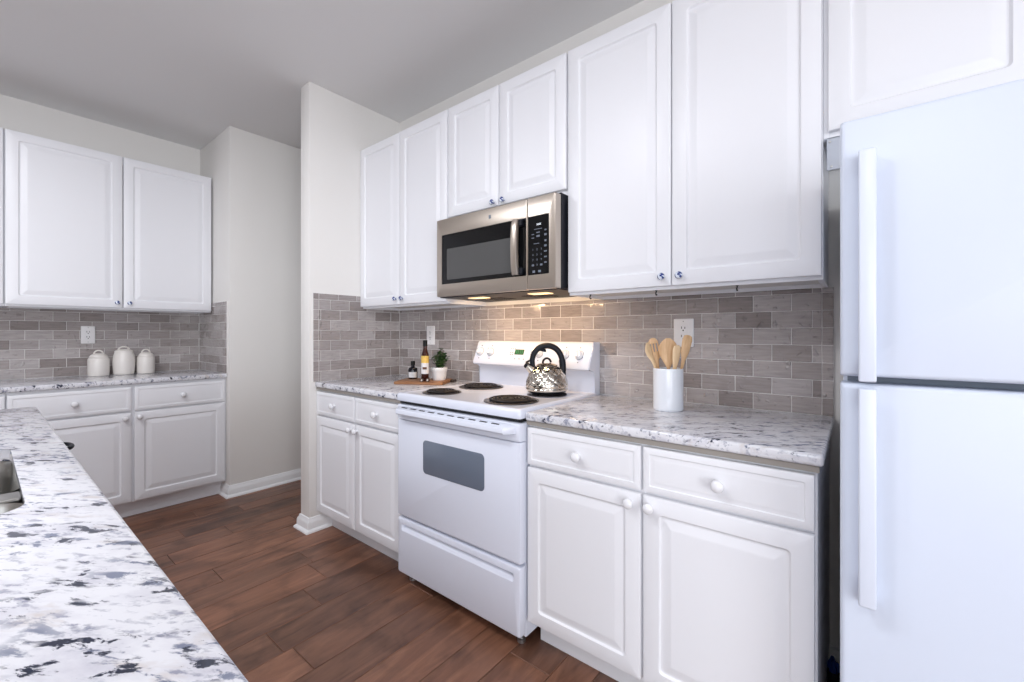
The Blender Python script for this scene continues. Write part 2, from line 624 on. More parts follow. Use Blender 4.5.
def tiles(bm, x0, x1, z0, z1, phase, half_on=1, cols=()):
    """running-bond tiles on the plane y=0 facing -Y; returns after adding grout bed"""
    g = 0.0011

    def one(a, b, c, d):
        if b - a < 0.006 or d - c < 0.006:
            return
        a, b, c, d = a + g, b - g, c + g, d - g
        e = 0.0016
        t = [random.uniform(-0.0007, 0.0007) for _ in range(4)]
        back = [Vector((a, 0, c)), Vector((b, 0, c)), Vector((b, 0, d)), Vector((a, 0, d))]
        mid = [v + Vector((0, -0.0058 + k, 0)) for v, k in zip(back, t)]
        fr = [Vector((a + e, -0.0076 + t[0], c + e)), Vector((b - e, -0.0076 + t[1], c + e)), Vector((b - e, -0.0076 + t[2], d - e)), Vector((a + e, -0.0076 + t[3], d - e))]
        bm_loops(bm, [back, mid, fr], cap0=False)
    zz, row = z0, 0
    while zz < z1 - 0.004:
        zt = min(zz + TH, z1)
        off = phase + (0.5 * TP if (row % 2) == half_on else 0)
        k = math.floor((x0 - off) / TP)
        x = off + k * TP
        while x < x1:
            one(max(x, x0), min(x + TP, x1), zz, zt)
            x += TP
        zz += TH
        row += 1
    for (a, b, c, d, step) in cols:      # border pieces
        if b - a < d - c and step:
            z = c
            while z < d - 0.004:
                one(a, b, z, min(z + step, d)); z += step
        else:
            x = a
            while x < b - 0.004:
                one(x, min(x + step, b), c, d); x += step


def backsplash(name, parts, grout, mat, label):
    bm = B()
    for p in parts:
        tiles(bm, *p[0], **p[1])
    nf = len(bm.faces)
    for gr in grout:
        bm_box(bm, gr[0], gr[1], -0.0058, 0.0, gr[2], gr[3])
    bm.faces.ensure_lookup_table()
    for f in bm.faces[nf:]:
        f.material_index = 1
    bm.transform(mat)
    return struct(name, bm, [M['tile'], M['grout']], label, smooth=None)


def place(rz, x, y):
    return Matrix.Translation((x, y, 0)) @ Matrix.Rotation(rz, 4, 'Z')


# range wall: row 3 has a joint at x=1.170
backsplash('tile_backsplash', [((XP + 0.008, 1.649, Zc, 1.38, 1.170 - 0.5 * TP), dict(half_on=0, cols=[(1.649, 1.684, Zc, 1.38, TH)]))],
           [(XP, 1.684, Zc, 1.38)], place(0, 0, -0.0005), 'taupe glazed tile backsplash along the range wall')
# partition face (+x): local x = world y ... facing +X
backsplash('tile_backsplash', [((-0.610, -0.008, Zc, 1.4255, -0.598), dict(half_on=1, cols=[(-0.646, -0.610, Zc, 1.463, TH * 1.0), (-0.610, -0.008, 1.4255, 1.463, TP)]))],
           [(-0.646, 0.0, Zc, 1.463)], place(PI / 2, XP + 0.0005, 0), 'taupe glazed tile backsplash on the white partition')
# left wall
backsplash('tile_backsplash', [((-3.7, YJ - 0.008, Zc, 1.4255, -1.742), dict(half_on=1))],
           [(-3.7, YJ, Zc, 1.4255)], place(PI / 2, XW + 0.0005, 0), 'taupe glazed tile backsplash behind the canisters')
# return on the jutting wall (facing -Y)
backsplash('tile_backsplash', [((XW + 0.008, -1.955, Zc, 1.4255, -2.45), dict(half_on=0, cols=[(-1.955, -1.920, Zc, 1.4545, TH), (XW + 0.008, -1.955, 1.4255, 1.4545, TP)]))],
           [(XW, -1.920, Zc, 1.4545)], place(0, 0, YJ - 0.0005), 'taupe glazed tile return on the jutting wall')


# ------------------------------------------------------------------ cabinets
def panel_front(bm, x0, x1, z0, z1, yb, t, frame, groove=0.0, small=False):
    """routed raised-panel front: back at y=yb, face at y=yb-t"""
    if small:
        prof = [(0, 0, .002), (0, t - .004, .002), (.0012, t - .0012, .003), (.004, t, .004), (frame, t, .004),
                (frame + .002, t - .0022, .004), (frame + .004, t - .0026, .004), (frame + .015, t - .0006, .003), (frame + .018, t - .0004, .003)]
    else:
        prof = [(0, 0, .002), (0, t - .005, .002), (.0012, t - .0018, .003), (.005, t, .005), (frame, t, .012),
                (frame + .002, t - .003, .012), (frame + .005, t - .0065, .011), (frame + .009, t - .0072, .010), (frame + .013, t - .0062, .008),
                (frame + .034, t - .0012, .003), (frame + .037, t - .0006, .002), (frame + .042, t - .0006, .002)]
    loops = []
    for ins, d, r in prof:
        loops.append([Vector((px, yb - d, pz)) for px, pz in rrect(x0 + ins, x1 - ins, z0 + ins, z1 - ins, r, 4)])
    bm_loops(bm, loops)


KNOB = [(0.0, 0.0), (0.0075, 0.0), (0.0070, 0.004), (0.0058, 0.009), (0.0085, 0.0125), (0.0140, 0.0155), (0.0160, 0.0195), (0.0150, 0.0240), (0.0110, 0.0275), (0.0055, 0.0292), (0.0, 0.0296)]


def knob(parent, x, y, z, mat, s=1.0):
    bm = B()
    # axis along -Y
    bm_lathe(bm, [(r * s, h * s) for r, h in KNOB], 20, Matrix.Rotation(PI / 2, 4, 'X'), cap0=False, cap1=False)
    o = obj('knob', bm, mat, parent, 40)
    o.location = (x, y, z)
    return o


def upper_cabinet(label, loc, rz, width, z0, z1, depth, doors, dz0, group=None, kz=0.034, knobs=True):
    """doors: list of (x0, x1, hinge) ; knob sits opposite the hinge"""
    t = thing('wall_cabinet', label, 'cabinet', (loc[0], loc[1], z0), rz, group)
    bm = B()
    # hollow-bottomed box: sides, back, top, recessed bottom, face frame rail
    h = z1 - z0
    bm_box(bm, 0.0, 0.016, -depth, -0.004, 0, h, 0.001, 1)
    bm_box(bm, width - 0.016, width, -depth, -0.004, 0, h, 0.001, 1)
    bm_box(bm, 0.016, width - 0.016, -depth, -0.004, h - 0.016, h)
    bm_box(bm, 0.016, width - 0.016, -0.016, -0.004, 0.0, h - 0.016)
    bm_box(bm, 0.016, width - 0.016, -depth, -depth + 0.019, 0.0, 0.045)
    bm_box(bm, 0.016, width - 0.016, -depth, -depth + 0.019, h - 0.05, h - 0.016)
    obj('carcass', bm, M['cabinet'], t)
    bm = B()
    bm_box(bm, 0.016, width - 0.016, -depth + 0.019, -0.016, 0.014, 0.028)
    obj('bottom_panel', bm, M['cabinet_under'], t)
    for (a, b, hinge) in doors:
        bm = B()
        w_, hh = b - a, z1 - dz0
        panel_front(bm, 0, w_, 0, hh, 0, 0.0195, 0.052)
        d = obj('door', bm, M['cabinet'], t)
        d.location = (a, -depth - 0.0005, dz0 - z0)
        if knobs:
            kx = w_ - 0.030 if hinge == 'l' else 0.030
            knob(d, kx, -0.0195, kz, M['knob_blue'], 0.86)
    return t


def base_cabinet(label, loc, rz, width, doors, drawers, group=None, side_in=0.0, zs=(0.118, 0.706, 0.717, 0.857)):
    t = thing('base_cabinet', label, 'cabinet', (loc[0], loc[1], 0), rz, group)
    bm = B()
    bm_box(bm, 0.0, width, -0.605, -0.012, 0.105, Zb - 0.0005, 0.001, 1)
    obj('carcass', bm, M['cabinet'], t)
    bm = B()
    bm_box(bm, 0.004, width - 0.004, -0.535, -0.03, 0.0, 0.104)
    obj('toe_kick', bm, M['cabinet'], t)
    for (a, b, hinge) in doors:
        bm = B()
        w_, hh = b - a, zs[1] - zs[0]
        panel_front(bm, 0, w_, 0, hh, 0, 0.0195, 0.050)
        d = obj('door', bm, M['cabinet'], t)
        d.location = (a, -0.6055, zs[0])
        if hinge:
            kx = w_ - 0.032 if hinge == 'l' else 0.024
            knob(d, kx, -0.0195, hh - 0.032, M['knob_white'], 1.05)
    for (a, b) in drawers:
        bm = B()
        w_, hh = b - a, zs[3] - zs[2]
        panel_front(bm, 0, w_, 0, hh, 0, 0.0195, 0.020, small=True)
        d = obj('drawer', bm, M['cabinet'], t)
        d.location = (a, -0.6055, zs[2])
        knob(d, w_ / 2, -0.0190, hh / 2, M['knob_white'], 1.12)
    return t


ZU0, ZU1, DZ = 1.379, 2.443, 1.391
upper_cabinet('tall white two-door wall cabinet beside the partition, left of the microwave', (XP + 0.001, 0), 0, -XP - 0.003, ZU0, ZU1, 0.305,
              [(0.003, 0.4285, 'l'), (0.4325, 0.857, 'r')], DZ)
upper_cabinet('short white two-door wall cabinet directly above the microwave', (0.0, 0), 0, 0.762, 1.822, ZU1, 0.305,
              [(0.004, 0.367, 'l'), (0.372, 0.756, 'r')], 1.846, kz=0.018)
upper_cabinet('largest white two-door wall cabinet, right of the microwave over the utensil crock', (0.7635, 0), 0, 0.9045, ZU0, ZU1, 0.305,
              [(0.003, 0.4465, 'l'), (0.4505, 0.901, 'r')], DZ)
upper_cabinet('white wall cabinet above the refrigerator', (1.6685, 0), 0, 0.8675, 1.800, ZU1, 0.305,
              [(0.012, 0.434, 'l'), (0.438, 0.863, 'r')], 1.824, knobs=False)
# left wall (facing +X)
upper_cabinet('white two-door wall cabinet on the left wall above the canisters', (XW + 0.001, -1.8355), PI / 2, 1.058, ZU0, ZU1, 0.305,
              [(0.002, 0.530, 'l'), (0.535, 1.056, 'r')], DZ)
upper_cabinet('white wall cabinet cut off by the left edge of the photo', (XW + 0.001, -2.902), PI / 2, 1.0655, ZU0, ZU1, 0.305,
              [(0.002, 0.527, 'l'), (0.531, 1.061, 'r')], DZ)

base_cabinet('narrow white base cabinet between partition and range', (XP + 0.001, 0), 0, -XP - 0.005,
             [(0.003, 0.430, 'l'), (0.436, 0.853, 'r')], [(0.003, 0.430), (0.436, 0.853)])
base_cabinet('white base cabinet right of the range, under the utensil crock', (0.7665, 0), 0, 0.905,
             [(0.004, 0.449, 'l'), (0.458, 0.900, 'r')], [(0.004, 0.449), (0.458, 0.900)])
base_cabinet('white base cabinet on the left wall under the canisters', (XW + 0.001, -1.8375), PI / 2, 1.0695,
             [(0.003, 0.528, 'l'), (0.543, 1.056, 'r')], [(0.003, 0.528), (0.543, 1.056)], zs=(0.118, 0.698, 0.709, 0.865))
base_cabinet('white base cabinet on the left wall, mostly hidden behind the island', (XW + 0.001, -2.904), PI / 2, 1.0655,
             [(0.003, 0.528, 'l'), (0.543, 1.062, 'r')], [(0.003, 0.528), (0.543, 1.062)], zs=(0.118, 0.698, 0.709, 0.865))


# worktops -----------------------------------------------------------------
def slab(name, x0, x1, y0, y1, label, bev=0.008):
    bm = B()
    bm_box(bm, x0, x1, y0, y1, Zb, Zc, bev, 3)
    return tag(obj(name, bm, M['granite'], None, 40), label, 'countertop')


s1_ = slab('granite_countertop', XP + 0.001, -0.003, -0.632, -0.001, 'short speckled granite countertop between partition and range')
s2_ = slab('granite_countertop', 0.765, 1.685, -0.632, -0.001, 'speckled granite countertop right of the range, holding the utensil crock')
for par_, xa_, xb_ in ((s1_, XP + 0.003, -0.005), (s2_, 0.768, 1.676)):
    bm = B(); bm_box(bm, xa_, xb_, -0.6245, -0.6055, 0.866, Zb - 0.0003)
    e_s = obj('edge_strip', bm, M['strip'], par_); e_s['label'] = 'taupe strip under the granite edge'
slab('granite_countertop', XW + 0.001, -1.922, -3.6, YJ - 0.001, 'granite countertop on the left wall holding three canisters')

# island: granite top with two undermount sink cut-outs
IX0, IX1, IY0, IY1 = -0.875, 1.55, -2.78, -1.783
SX0, SX1, SY0, SY1, SM = 0.010, 0.650, -2.30, -1.877, 0.415
bm = B()
outer = rrect(IX0, IX1, IY0, IY1, 0.012, 3)
inner = rrect(SX0, SX1, SY0, SY1, 0.045, 6)


def flat_ring(bm, outer, inner, z):
    vo = [bm.verts.new((p[0], p[1], z)) for p in outer]
    vi = [bm.verts.new((p[0], p[1], z)) for p in inner]
    eo = [bm.edges.new((vo[i], vo[(i + 1) % len(vo)])) for i in range(len(vo))]
    ei = [bm.edges.new((vi[i], vi[(i + 1) % len(vi)])) for i in range(len(vi))]
    bmesh.ops.triangle_fill(bm, edges=eo + ei, use_beauty=True)
    return vo, vi


def ins(poly, d):
    cx = sum(p[0] for p in poly) / len(poly); cy = sum(p[1] for p in poly) / len(poly)
    return [(p[0] - math.copysign(d, p[0] - cx), p[1] - math.copysign(d, p[1] - cy)) for p in poly]


e_ = 0.006
vo, vi = flat_ring(bm, ins(outer, e_), ins(inner, -0.003), Zc)
o1 = [bm.verts.new((p[0], p[1], Zc - 0.002)) for p in ins(outer, 0.002)]
o2 = [bm.verts.new((p[0], p[1], Zc - e_)) for p in outer]
o3 = [bm.verts.new((p[0], p[1], Zb)) for p in outer]
i1 = [bm.verts.new((p[0], p[1], Zc - 0.003)) for p in inner]
i2 = [bm.verts.new((p[0], p[1], Zb)) for p in inner]
for ra, rb in ((vo, o1), (o1, o2), (o2, o3), (vi, i1), (i1, i2)):
    n = len(ra)
    for i in range(n):
        bm.faces.new((ra[i], ra[(i + 1) % n], rb[(i + 1) % n], rb[i]))
eb = [bm.edges.get((o3[i], o3[(i + 1) % len(o3)])) for i in range(len(o3))] + [bm.edges.get((i2[i], i2[(i + 1) % len(i2)])) for i in range(len(i2))]
bmesh.ops.triangle_fill(bm, edges=eb, use_beauty=True)
tag(obj('granite_countertop', bm, M['granite'], None, 40), 'large white and grey granite island countertop in the foreground with sink', 'countertop')

# sink: one steel rim with two bowls
t = thing('kitchen_sink', 'double bowl stainless steel sink set into the island countertop', 'sink', (0, 0, 0.68))
ZR = Zb - 0.001 - 0.68


def bowl(bm, x0, x1, y0, y1, depth):
    L = []
    for ins_, z, r in ((0.0, ZR, .055), (0.003, ZR - .006, .054), (0.006, ZR - .05, .052), (0.014, ZR - depth + .03, .05), (0.022, ZR - depth + .010, .045), (0.045, ZR - depth, .03)):
        L.append([Vector((p[0], p[1], z)) for p in rrect(x0 + ins_, x1 - ins_, y0 + ins_, y1 - ins_, r, 6)])
    bm_loops(bm, L, cap0=False, cap1=True)


for a, b in ((SX0 - 0.004, SM - 0.030), (SM + 0.030, SX1 + 0.004)):
    bm = B(); bowl(bm, a, b, SY0 - 0.004, SY1 + 0.004, 0.19)
    bmesh.ops.solidify(bm, geom=bm.faces[:], thickness=0.0015)
    bo = obj('bowl', bm, M['sink_steel'], t, 50)
    bm = B(); bm_lathe(bm, [(0.0, 0.0), (0.040, 0.0), (0.042, 0.003), (0.034, 0.004), (0.030, 0.002), (0.0, 0.002)], 24, cap0=False, cap1=False)
    dr = obj('drain', bm, M['chrome'], t, 40)
    dr.location = ((a + b) / 2, (SY0 + SY1) / 2, ZR - 0.19 + 0.0006)
bm = B(); bm_box(bm, SM - 0.0305, SM + 0.0305, SY0 + 0.0, SY1 - 0.0, ZR - 0.012, ZR + 0.004, 0.005, 3)
obj('divider', bm, M['sink_steel'], t)

# island base
t = thing('island_base', 'white panelled island base under the granite island countertop', 'cabinet', (0, -1.812, 0))
bm = B()
# shell of panels, open where the bowls hang
y_f, y_b = 0.0, -0.62
bm_box(bm, -0.845, 1.52, -0.018, 0.0, 0.105, Zb - 0.0005)
bm_box(bm, -0.845, 1.52, -0.64, -0.622, 0.0, Zb - 0.0005)
bm_box(bm, -0.845, -0.827, -0.622, -0.018, 0.105, Zb - 0.0005)
bm_box(bm, 1.502, 1.52, -0.622, -0.018, 0.105, Zb - 0.0005)
bm_box(bm, -0.827, 1.502, -0.622, -0.018, 0.105, 0.123)
obj('carcass', bm, M['cabinet'], t)
bm = B(); bm_box(bm, -0.841, 1.516, -0.62, -0.07, 0.0, 0.104); obj('toe_kick', bm, M['cabinet'], t)
xs = [-0.842, -0.42, 0.0, 0.38, 0.76, 1.14, 1.517]
for i, (a, b) in enumerate(zip(xs[:-1], xs[1:])):
    bm = B(); w_ = b - a - 0.006
    panel_front(bm, 0, w_, 0, 0.588, 0, 0.0195, 0.050)
    d = obj('door', bm, M['cabinet'], t); d.rotation_euler = (0, 0, PI); d.location = (b - 0.003, 0.0005, 0.118)
    bm = B(); panel_front(bm, 0, w_, 0, 0.14, 0, 0.0195, 0.020, small=True)
    dw = obj('drawer', bm, M['cabinet'], t); dw.rotation_euler = (0, 0, PI); dw.location = (b - 0.003, 0.0005, 0.717)
    if a == -0.42:
        bm = B()
        pts = catmull([(-0.058, 0.0, 0), (-0.056, -0.018, 0), (-0.040, -0.044, 0), (0, -0.053, 0), (0.040, -0.044, 0), (0.056, -0.018, 0), (0.058, 0.0, 0)], 5)
        bm_tube(bm, pts, 0.0065, 10)
        h = obj('handle', bm, M['black_plastic'], dw, 50)
        h.location = (w_ - 0.170 + 0.015, -0.018, 0.128)
        h['label'] = 'dark bow handle'
    else:
        knob(dw, w_ / 2, -0.019, 0.07, M['knob_white'], 1.12)

# ------------------------------------------------------------------ range
rg = thing('electric_range', 'white freestanding electric range with four coil burners and oven', 'stove', (0.001, 0, 0))
RW = 0.760
bm = B(); bm_box(bm, 0.003, RW - 0.003, -0.615, -0.012, 0.045, 0.874, 0.002, 1); obj('body', bm, M['enamel'], rg)
for lx in (0.04, RW - 0.045):
    for ly in (-0.59, -0.08):
        bm = B(); bm_lathe(bm, [(0.0, 0.0), (0.017, 0.0), (0.017, 0.012), (0.010, 0.014), (0.010, 0.047), (0.0, 0.047)], 14, cap0=False, cap1=False)
        o = obj('foot', bm, M['screw'], rg); o.location = (lx, ly, 0)
bm = B(); bm_box(bm, 0.006, RW - 0.006, -0.640, -0.03, 0.8745, 0.8895); obj('dark_gap', bm, M['dark'], rg)
# cooktop with a raised rim and a slightly sunken field
bm = B()
L = []
for ins_, z, r in ((0.0, 0.889, .012), (-0.002, 0.894, .013), (-0.002, 0.915, .014), (0.002, 0.923, .014), (0.008, 0.9265, .014), (0.018, 0.9265, .014), (0.026, 0.923, .014), (0.034, 0.9222, .014)):
    L.append([Vector((p[0], p[1], z)) for p in rrect(0.0 + ins_, RW - ins_, -0.658 + ins_, -0.040 - ins_, r, 4)])
bm_loops(bm, L)
obj('cooktop', bm, M['enamel'], rg, 35)
ZT = 0.9222


def burner(cx, cy, rp, rc, turns, label=None):
    b = bpy.data.objects.new('burner', None); COL.objects.link(b); b.parent = rg; b.location = (cx, cy, ZT)
    bm = B()
    bm_lathe(bm, [(rp, 0.0), (rp + 0.001, 0.004), (rp - 0.006, 0.006), (rp - 0.012, 0.004), (rp - 0.020, 0.0035), (rc * 0.5, 0.0015), (0.022, 0.001), (0.0, 0.001)], 48, cap0=True, cap1=False)
    obj('drip_pan', bm, M['pan'], b, 40)
    pts = []
    n = int(turns * 30)
    for i in range(n + 1):
        a = 2 * PI * i / 30
        r = 0.018 + (rc - 0.018) * i / n
        pts.append((r * math.cos(a), r * math.sin(a), 0.0100))
    pts += [(rc * 1.0, 0.02, 0.009), (rc + 0.012, 0.035, 0.007)]
    bm = B(); bm_tube(bm, pts, 0.0042, 8, flat=1.15)
    for k in range(3):
        a = R(30 + 120 * k)
        bm_tube(bm, [(0.012 * math.cos(a), 0.012 * math.sin(a), 0.006), (rc * math.cos(a), rc * math.sin(a), 0.006)], 0.0025, 6)
    bm_lathe(bm, [(0.0, 0.006), (0.014, 0.006), (0.014, 0.010), (0.011, 0.0125), (0.0, 0.0125)], 18, cap0=False, cap1=False)
    obj('coil', bm, M['coil'], b, 50)


burner(0.156, -0.505, 0.094, 0.074, 4)
burner(0.158, -0.222, 0.120, 0.097, 5)
burner(0.585, -0.493, 0.118, 0.097, 5)
burner(0.598, -0.240, 0.094, 0.074, 4)

# backguard and console
bm = B()
prof = [(-0.006, 0.905), (-0.052, 0.905), (-0.052, 1.020), (-0.058, 1.030), (-0.100, 1.034), (-0.108, 1.040), (-0.110, 1.050), (-0.064, 1.160), (-0.056, 1.168), (-0.044, 1.171), (-0.006, 1.171)]
bm_prism(bm, [(p[0] - (0.012 if p[0] < -0.01 else 0), p[1]) for p in prof], 'x', -0.006, RW - 0.003)
es = [e for e in bm.edges if abs(e.verts[0].co.x - e.verts[1].co.x) < 1e-5]
bmesh.ops.bevel(bm, geom=es, offset=0.004, segments=2, affect='EDGES', clamp_overlap=True)
obj('back_panel', bm, M['enamel'], rg, 35)
# console face frame: origin at lower front edge, slope up and back
sl = math.atan2(0.046, 0.110)
FACE = Matrix.Translation((0, -0.122, 1.050)) @ Matrix.Rotation(-sl, 4, 'X')


def on_face(name, bm, mat, parent=None, smooth=40):
    bm.transform(FACE)
    return obj(name, bm, mat, parent or rg, smooth)


for kx, ks in ((0.035, 1), (0.115, 1), (0.455, 0.9), (0.612, 1), (0.692, 1)):
    bm = B()
    m_ = Matrix.Translation((kx, 0, 0.062)) @ Matrix.Rotation(PI / 2, 4, 'X')
    bm_lathe(bm, [(0.0, 0.0), (0.022 * ks, 0.0), (0.021 * ks, 0.006), (0.018 * ks, 0.008), (0.0165 * ks, 0.018), (0.0145 * ks, 0.021), (0.0, 0.0215)], 24, m_, cap0=False, cap1=False)
    bm_box(bm, kx - 0.0035, kx + 0.0035, -0.027, -0.018, 0.062 - 0.016 * ks, 0.062 + 0.016 * ks, 0.0015, 1)
    kn = on_face('knob', bm, M['knob_white'])
    bm = B()
    bm_lathe(bm, [(0.0232 * ks, 0.0003), (0.0248 * ks, 0.0003), (0.0248 * ks, 0.0012), (0.0232 * ks, 0.0012), (0.0232 * ks, 0.0003)], 28, m_, cap0=False, cap1=False)
    bm_box(bm, kx - 0.003, kx + 0.003, -0.001, 0.001, 0.097, 0.103)
    bm_box(bm, kx - 0.003, kx + 0.003, -0.001, 0.001, 0.021, 0.026)
    bm_box(bm, kx - 0.0008, kx + 0.0008, -0.0278, -0.0268, 0.066, 0.078)
    on_face('dial_marks', bm, M['key'])
bm = B(); bm_box(bm, 0.290, 0.352, -0.0015, 0.001, 0.052, 0.082, 0.0008, 1); dsp = on_face('display', bm, M['green'])
bm = B()
for dx in (0.301, 0.313, 0.329, 0.341):
    bm_box(bm, dx - 0.003, dx + 0.003, -0.0022, -0.0014, 0.074, 0.0755)
    bm_box(bm, dx - 0.003, dx + 0.003, -0.0022, -0.0014, 0.0665, 0.068)
    bm_box(bm, dx - 0.003, dx + 0.003, -0.0022, -0.0014, 0.0585, 0.060)
    bm_box(bm, dx + 0.002, dx + 0.0032, -0.0022, -0.0014, 0.0585, 0.0755)
on_face('display_digits', bm, M['green_lit'], dsp)
for k, (dx, dz) in enumerate([(0.262, .085), (0.275, .085), (0.288, .085), (0.262, .062), (0.276, .062), (0.292, .062), (0.306, .062), (0.262, .052), (0.276, .052), (0.400, .070), (0.414, .070), (0.400, .058), (0.414, .058), (0.428, .064), (0.30, .028), (0.33, .028), (0.36, .028)]):
    bm = B(); bm_box(bm, dx - 0.004, dx + 0.004, -0.001, 0.001, dz - 0.0022, dz + 0.0022, 0.0005, 1)
    on_face('touch_pad', bm, M['key'])


def recess_front(bm, x0, x1, z0, z1, yb, t, hx0, hx1, hz0, hz1, d, r=0.01):
    """slab with rounded edges and a scooped recess in its face"""
    L = []
    for ins_, dd, rr in ((0, 0, .004), (0, t - .006, .006), (.002, t - .002, .007), (.006, t, .008)):
        L.append([Vector((p[0], yb - dd, p[1])) for p in rrect(x0 + ins_, x1 - ins_, z0 + ins_, z1 - ins_, rr, 4)])
    n0 = len(bm.verts)
    rings = bm_loops(bm, L, cap0=True, cap1=False)
    hole = rrect(hx0, hx1, hz0, hz1, r, 4)
    hv = [bm.verts.new((p[0], yb - t, p[1])) for p in hole]
    ro = rings[-1]
    n = len(ro)
    for i in range(n):
        bm.faces.new((ro[i], ro[(i + 1) % n], hv[(i + 1) % n], hv[i]))
    deep = []
    for p in hole:
        f = (p[1] - hz0) / (hz1 - hz0)
        deep.append(bm.verts.new((p[0] + (0.003 if p[0] < (hx0 + hx1) / 2 else -0.003), yb - t + d * (0.15 + 0.85 * f), p[1] - 0.003 * f + 0.004 * (1 - f))))
    for i in range(n):
        bm.faces.new((hv[i], hv[(i + 1) % n], deep[(i + 1) % n], deep[i]))
    bm.faces.new(deep)


bm = B(); recess_front(bm, 0.004, RW - 0.004, 0.058, 0.322, -0.617, 0.036, 0.034, RW - 0.034, 0.262, 0.297, 0.024)
obj('storage_drawer', bm, M['enamel'], rg, 35)
# oven door: outer slab, upper rail, window
od = bpy.data.objects.new('oven_door', None); COL.objects.link(od); od.parent = rg; od.location = (0, -0.617, 0.335)
bm = B()
L = []
for ins_, dd, rr in ((0, 0, .004), (0, .028, .006), (.002, .034, .007), (.007, .037, .008)):
    L.append([Vector((p[0], -dd, p[1])) for p in rrect(0.002 + ins_, RW - 0.002 - ins_, 0.0 + ins_, 0.463 - ins_ * 0.3, rr, 4)])
bm_loops(bm, L)
obj('panel', bm, M['enamel'], od, 35)
bm = B()
L = []
for ins_, dd, rr in ((0, 0, .004), (0, .030, .006), (.002, .036, .007), (.006, .0385, .008)):
    L.append([Vector((p[0], -dd, p[1])) for p in rrect(0.002 + ins_, RW - 0.002 - ins_, 0.465 + ins_ * 0.3, 0.536 - ins_, rr, 4)])
bm_loops(bm, L)
obj('upper_rail', bm, M['enamel'], od, 35)
bm = B()
L = []
for ins_, dd, rr in ((0, .0365, .020), (0.0, .0385, .020), (0.0015, .0392, .019)):
    L.append([Vector((p[0], -dd, p[1])) for p in rrect(0.196 + ins_, 0.576 - ins_, 0.238 + ins_, 0.390 - ins_, rr, 6)])
bm_loops(bm, L)
obj('window', bm, M['oven_glass'], od, 35)
# handle: broad bar with sloping top and chamfered ends
prof = [(-0.037, 0.531), (-0.072, 0.524), (-0.080, 0.520), (-0.083, 0.514), (-0.083, 0.502), (-0.078, 0.496), (-0.060, 0.494), (-0.037, 0.500)]
bm = B()
L = []
for xx, sc_ in ((0.020, 0.0), (0.022, 0.25), (0.050, 1.0), (0.710, 1.0), (0.738, 0.25), (0.740, 0.0)):
    L.append([Vector((xx, -0.037 + (p[0] + 0.037) * max(sc_, 0.10), 0.508 + (p[1] - 0.508) * (0.9 + 0.1 * sc_))) for p in prof])
bm_loops(bm, L)
hd = obj('handle', bm, M['enamel'], od, 35)
for k in range(10):
    bm = B()
    xx = 0.085 + k * 0.063
    for (ya, yb_) in ((-0.062, -0.053),):
        za = 0.531 - 0.2 * (-ya - 0.037); zb_ = 0.531 - 0.2 * (-yb_ - 0.037)
        L = [[Vector((xx - 0.020, ya, za - 0.002)), Vector((xx + 0.020, ya, za - 0.002)), Vector((xx + 0.020, yb_, zb_ - 0.002)), Vector((xx - 0.020, yb_, zb_ - 0.002))]]
        L.append([v + Vector((0, 0, 0.0026)) for v in L[0]])
        bm_loops(bm, L)
    obj('vent_slot', bm, M['dark'], hd, None)

# ------------------------------------------------------------------ microwave
MW = thing('over_the_range_microwave', 'stainless steel microwave mounted over the range with black glass door', 'microwave', (0.001, 0, 1.402))
z = 1.402
bm = B(); bm_box(bm, 0.002, 0.758, -0.365, -0.004, 0.006, 0.418, 0.003, 1); obj('casing', bm, M['black_plastic'], MW)
bm = B()
bm_box(bm, 0.006, 0.754, -0.385, -0.002, 0.0, 0.012, 0.003, 1)
for k in range(2):
    for j in range(9):
        bm_box(bm, 0.16 + k * 0.27 + j * 0.016, 0.168 + k * 0.27 + j * 0.016, -0.22, -0.09, -0.002, 0.001)
obj('underside_grille', bm, M['black_plastic'], MW)
for lx in (0.19, 0.585):
    bm = B(); bm_box(bm, lx - 0.055, lx + 0.055, -0.305, -0.245, -0.003, 0.002, 0.002, 1)
    obj('lamp_lens', bm, M['lens'], MW)


def frame_front(bm, x0, x1, z0, z1, yb, t, hx0, hx1, hz0, hz1, hr=0.004, er=0.006):
    """slab with an opening right through it"""
    L = []
    for ins_, dd, rr in ((0, 0, .004), (0, t - .004, .005), (.0015, t - .001, .006), (.004, t, .006)):
        L.append([Vector((p[0], yb - dd, p[1])) for p in rrect(x0 + ins_, x1 - ins_, z0 + ins_, z1 - ins_, rr, 4)])
    hole = rrect(hx0, hx1, hz0, hz1, hr, 4)
    L.append([Vector((p[0], yb - t, p[1])) for p in hole])
    L.append([Vector((p[0], yb, p[1])) for p in hole])
    L.append(L[0])
    bm_loops(bm, L, cap0=False, cap1=False)


# stainless front in two leaves: hinged door on the left, control side on the right
md = bpy.data.objects.new('door', None); COL.objects.link(md); md.parent = MW; md.location = (0, -0.366, 0)
bm = B(); frame_front(bm, 0.004, 0.6052, 0.004, 0.410, 0, 0.040, 0.044, 0.600, 0.068, 0.326)
obj('door_frame', bm, M['steel'], md, 35)
bm = B(); bm_box(bm, 0.0445, 0.5995, -0.0385, -0.004, 0.0685, 0.3255, 0.001, 1); obj('glass', bm, M['micro_glass'], md)
bm = B()
L = [[Vector((p[0], -0.0383, p[1])) for p in rrect(0.083, 0.512, 0.090, 0.250, 0.004, 4)], [Vector((p[0], -0.0392, p[1])) for p in rrect(0.083, 0.512, 0.090, 0.250, 0.004, 4)]]
bm_loops(bm, L); obj('window_mesh', bm, M['micro_mesh'], md)
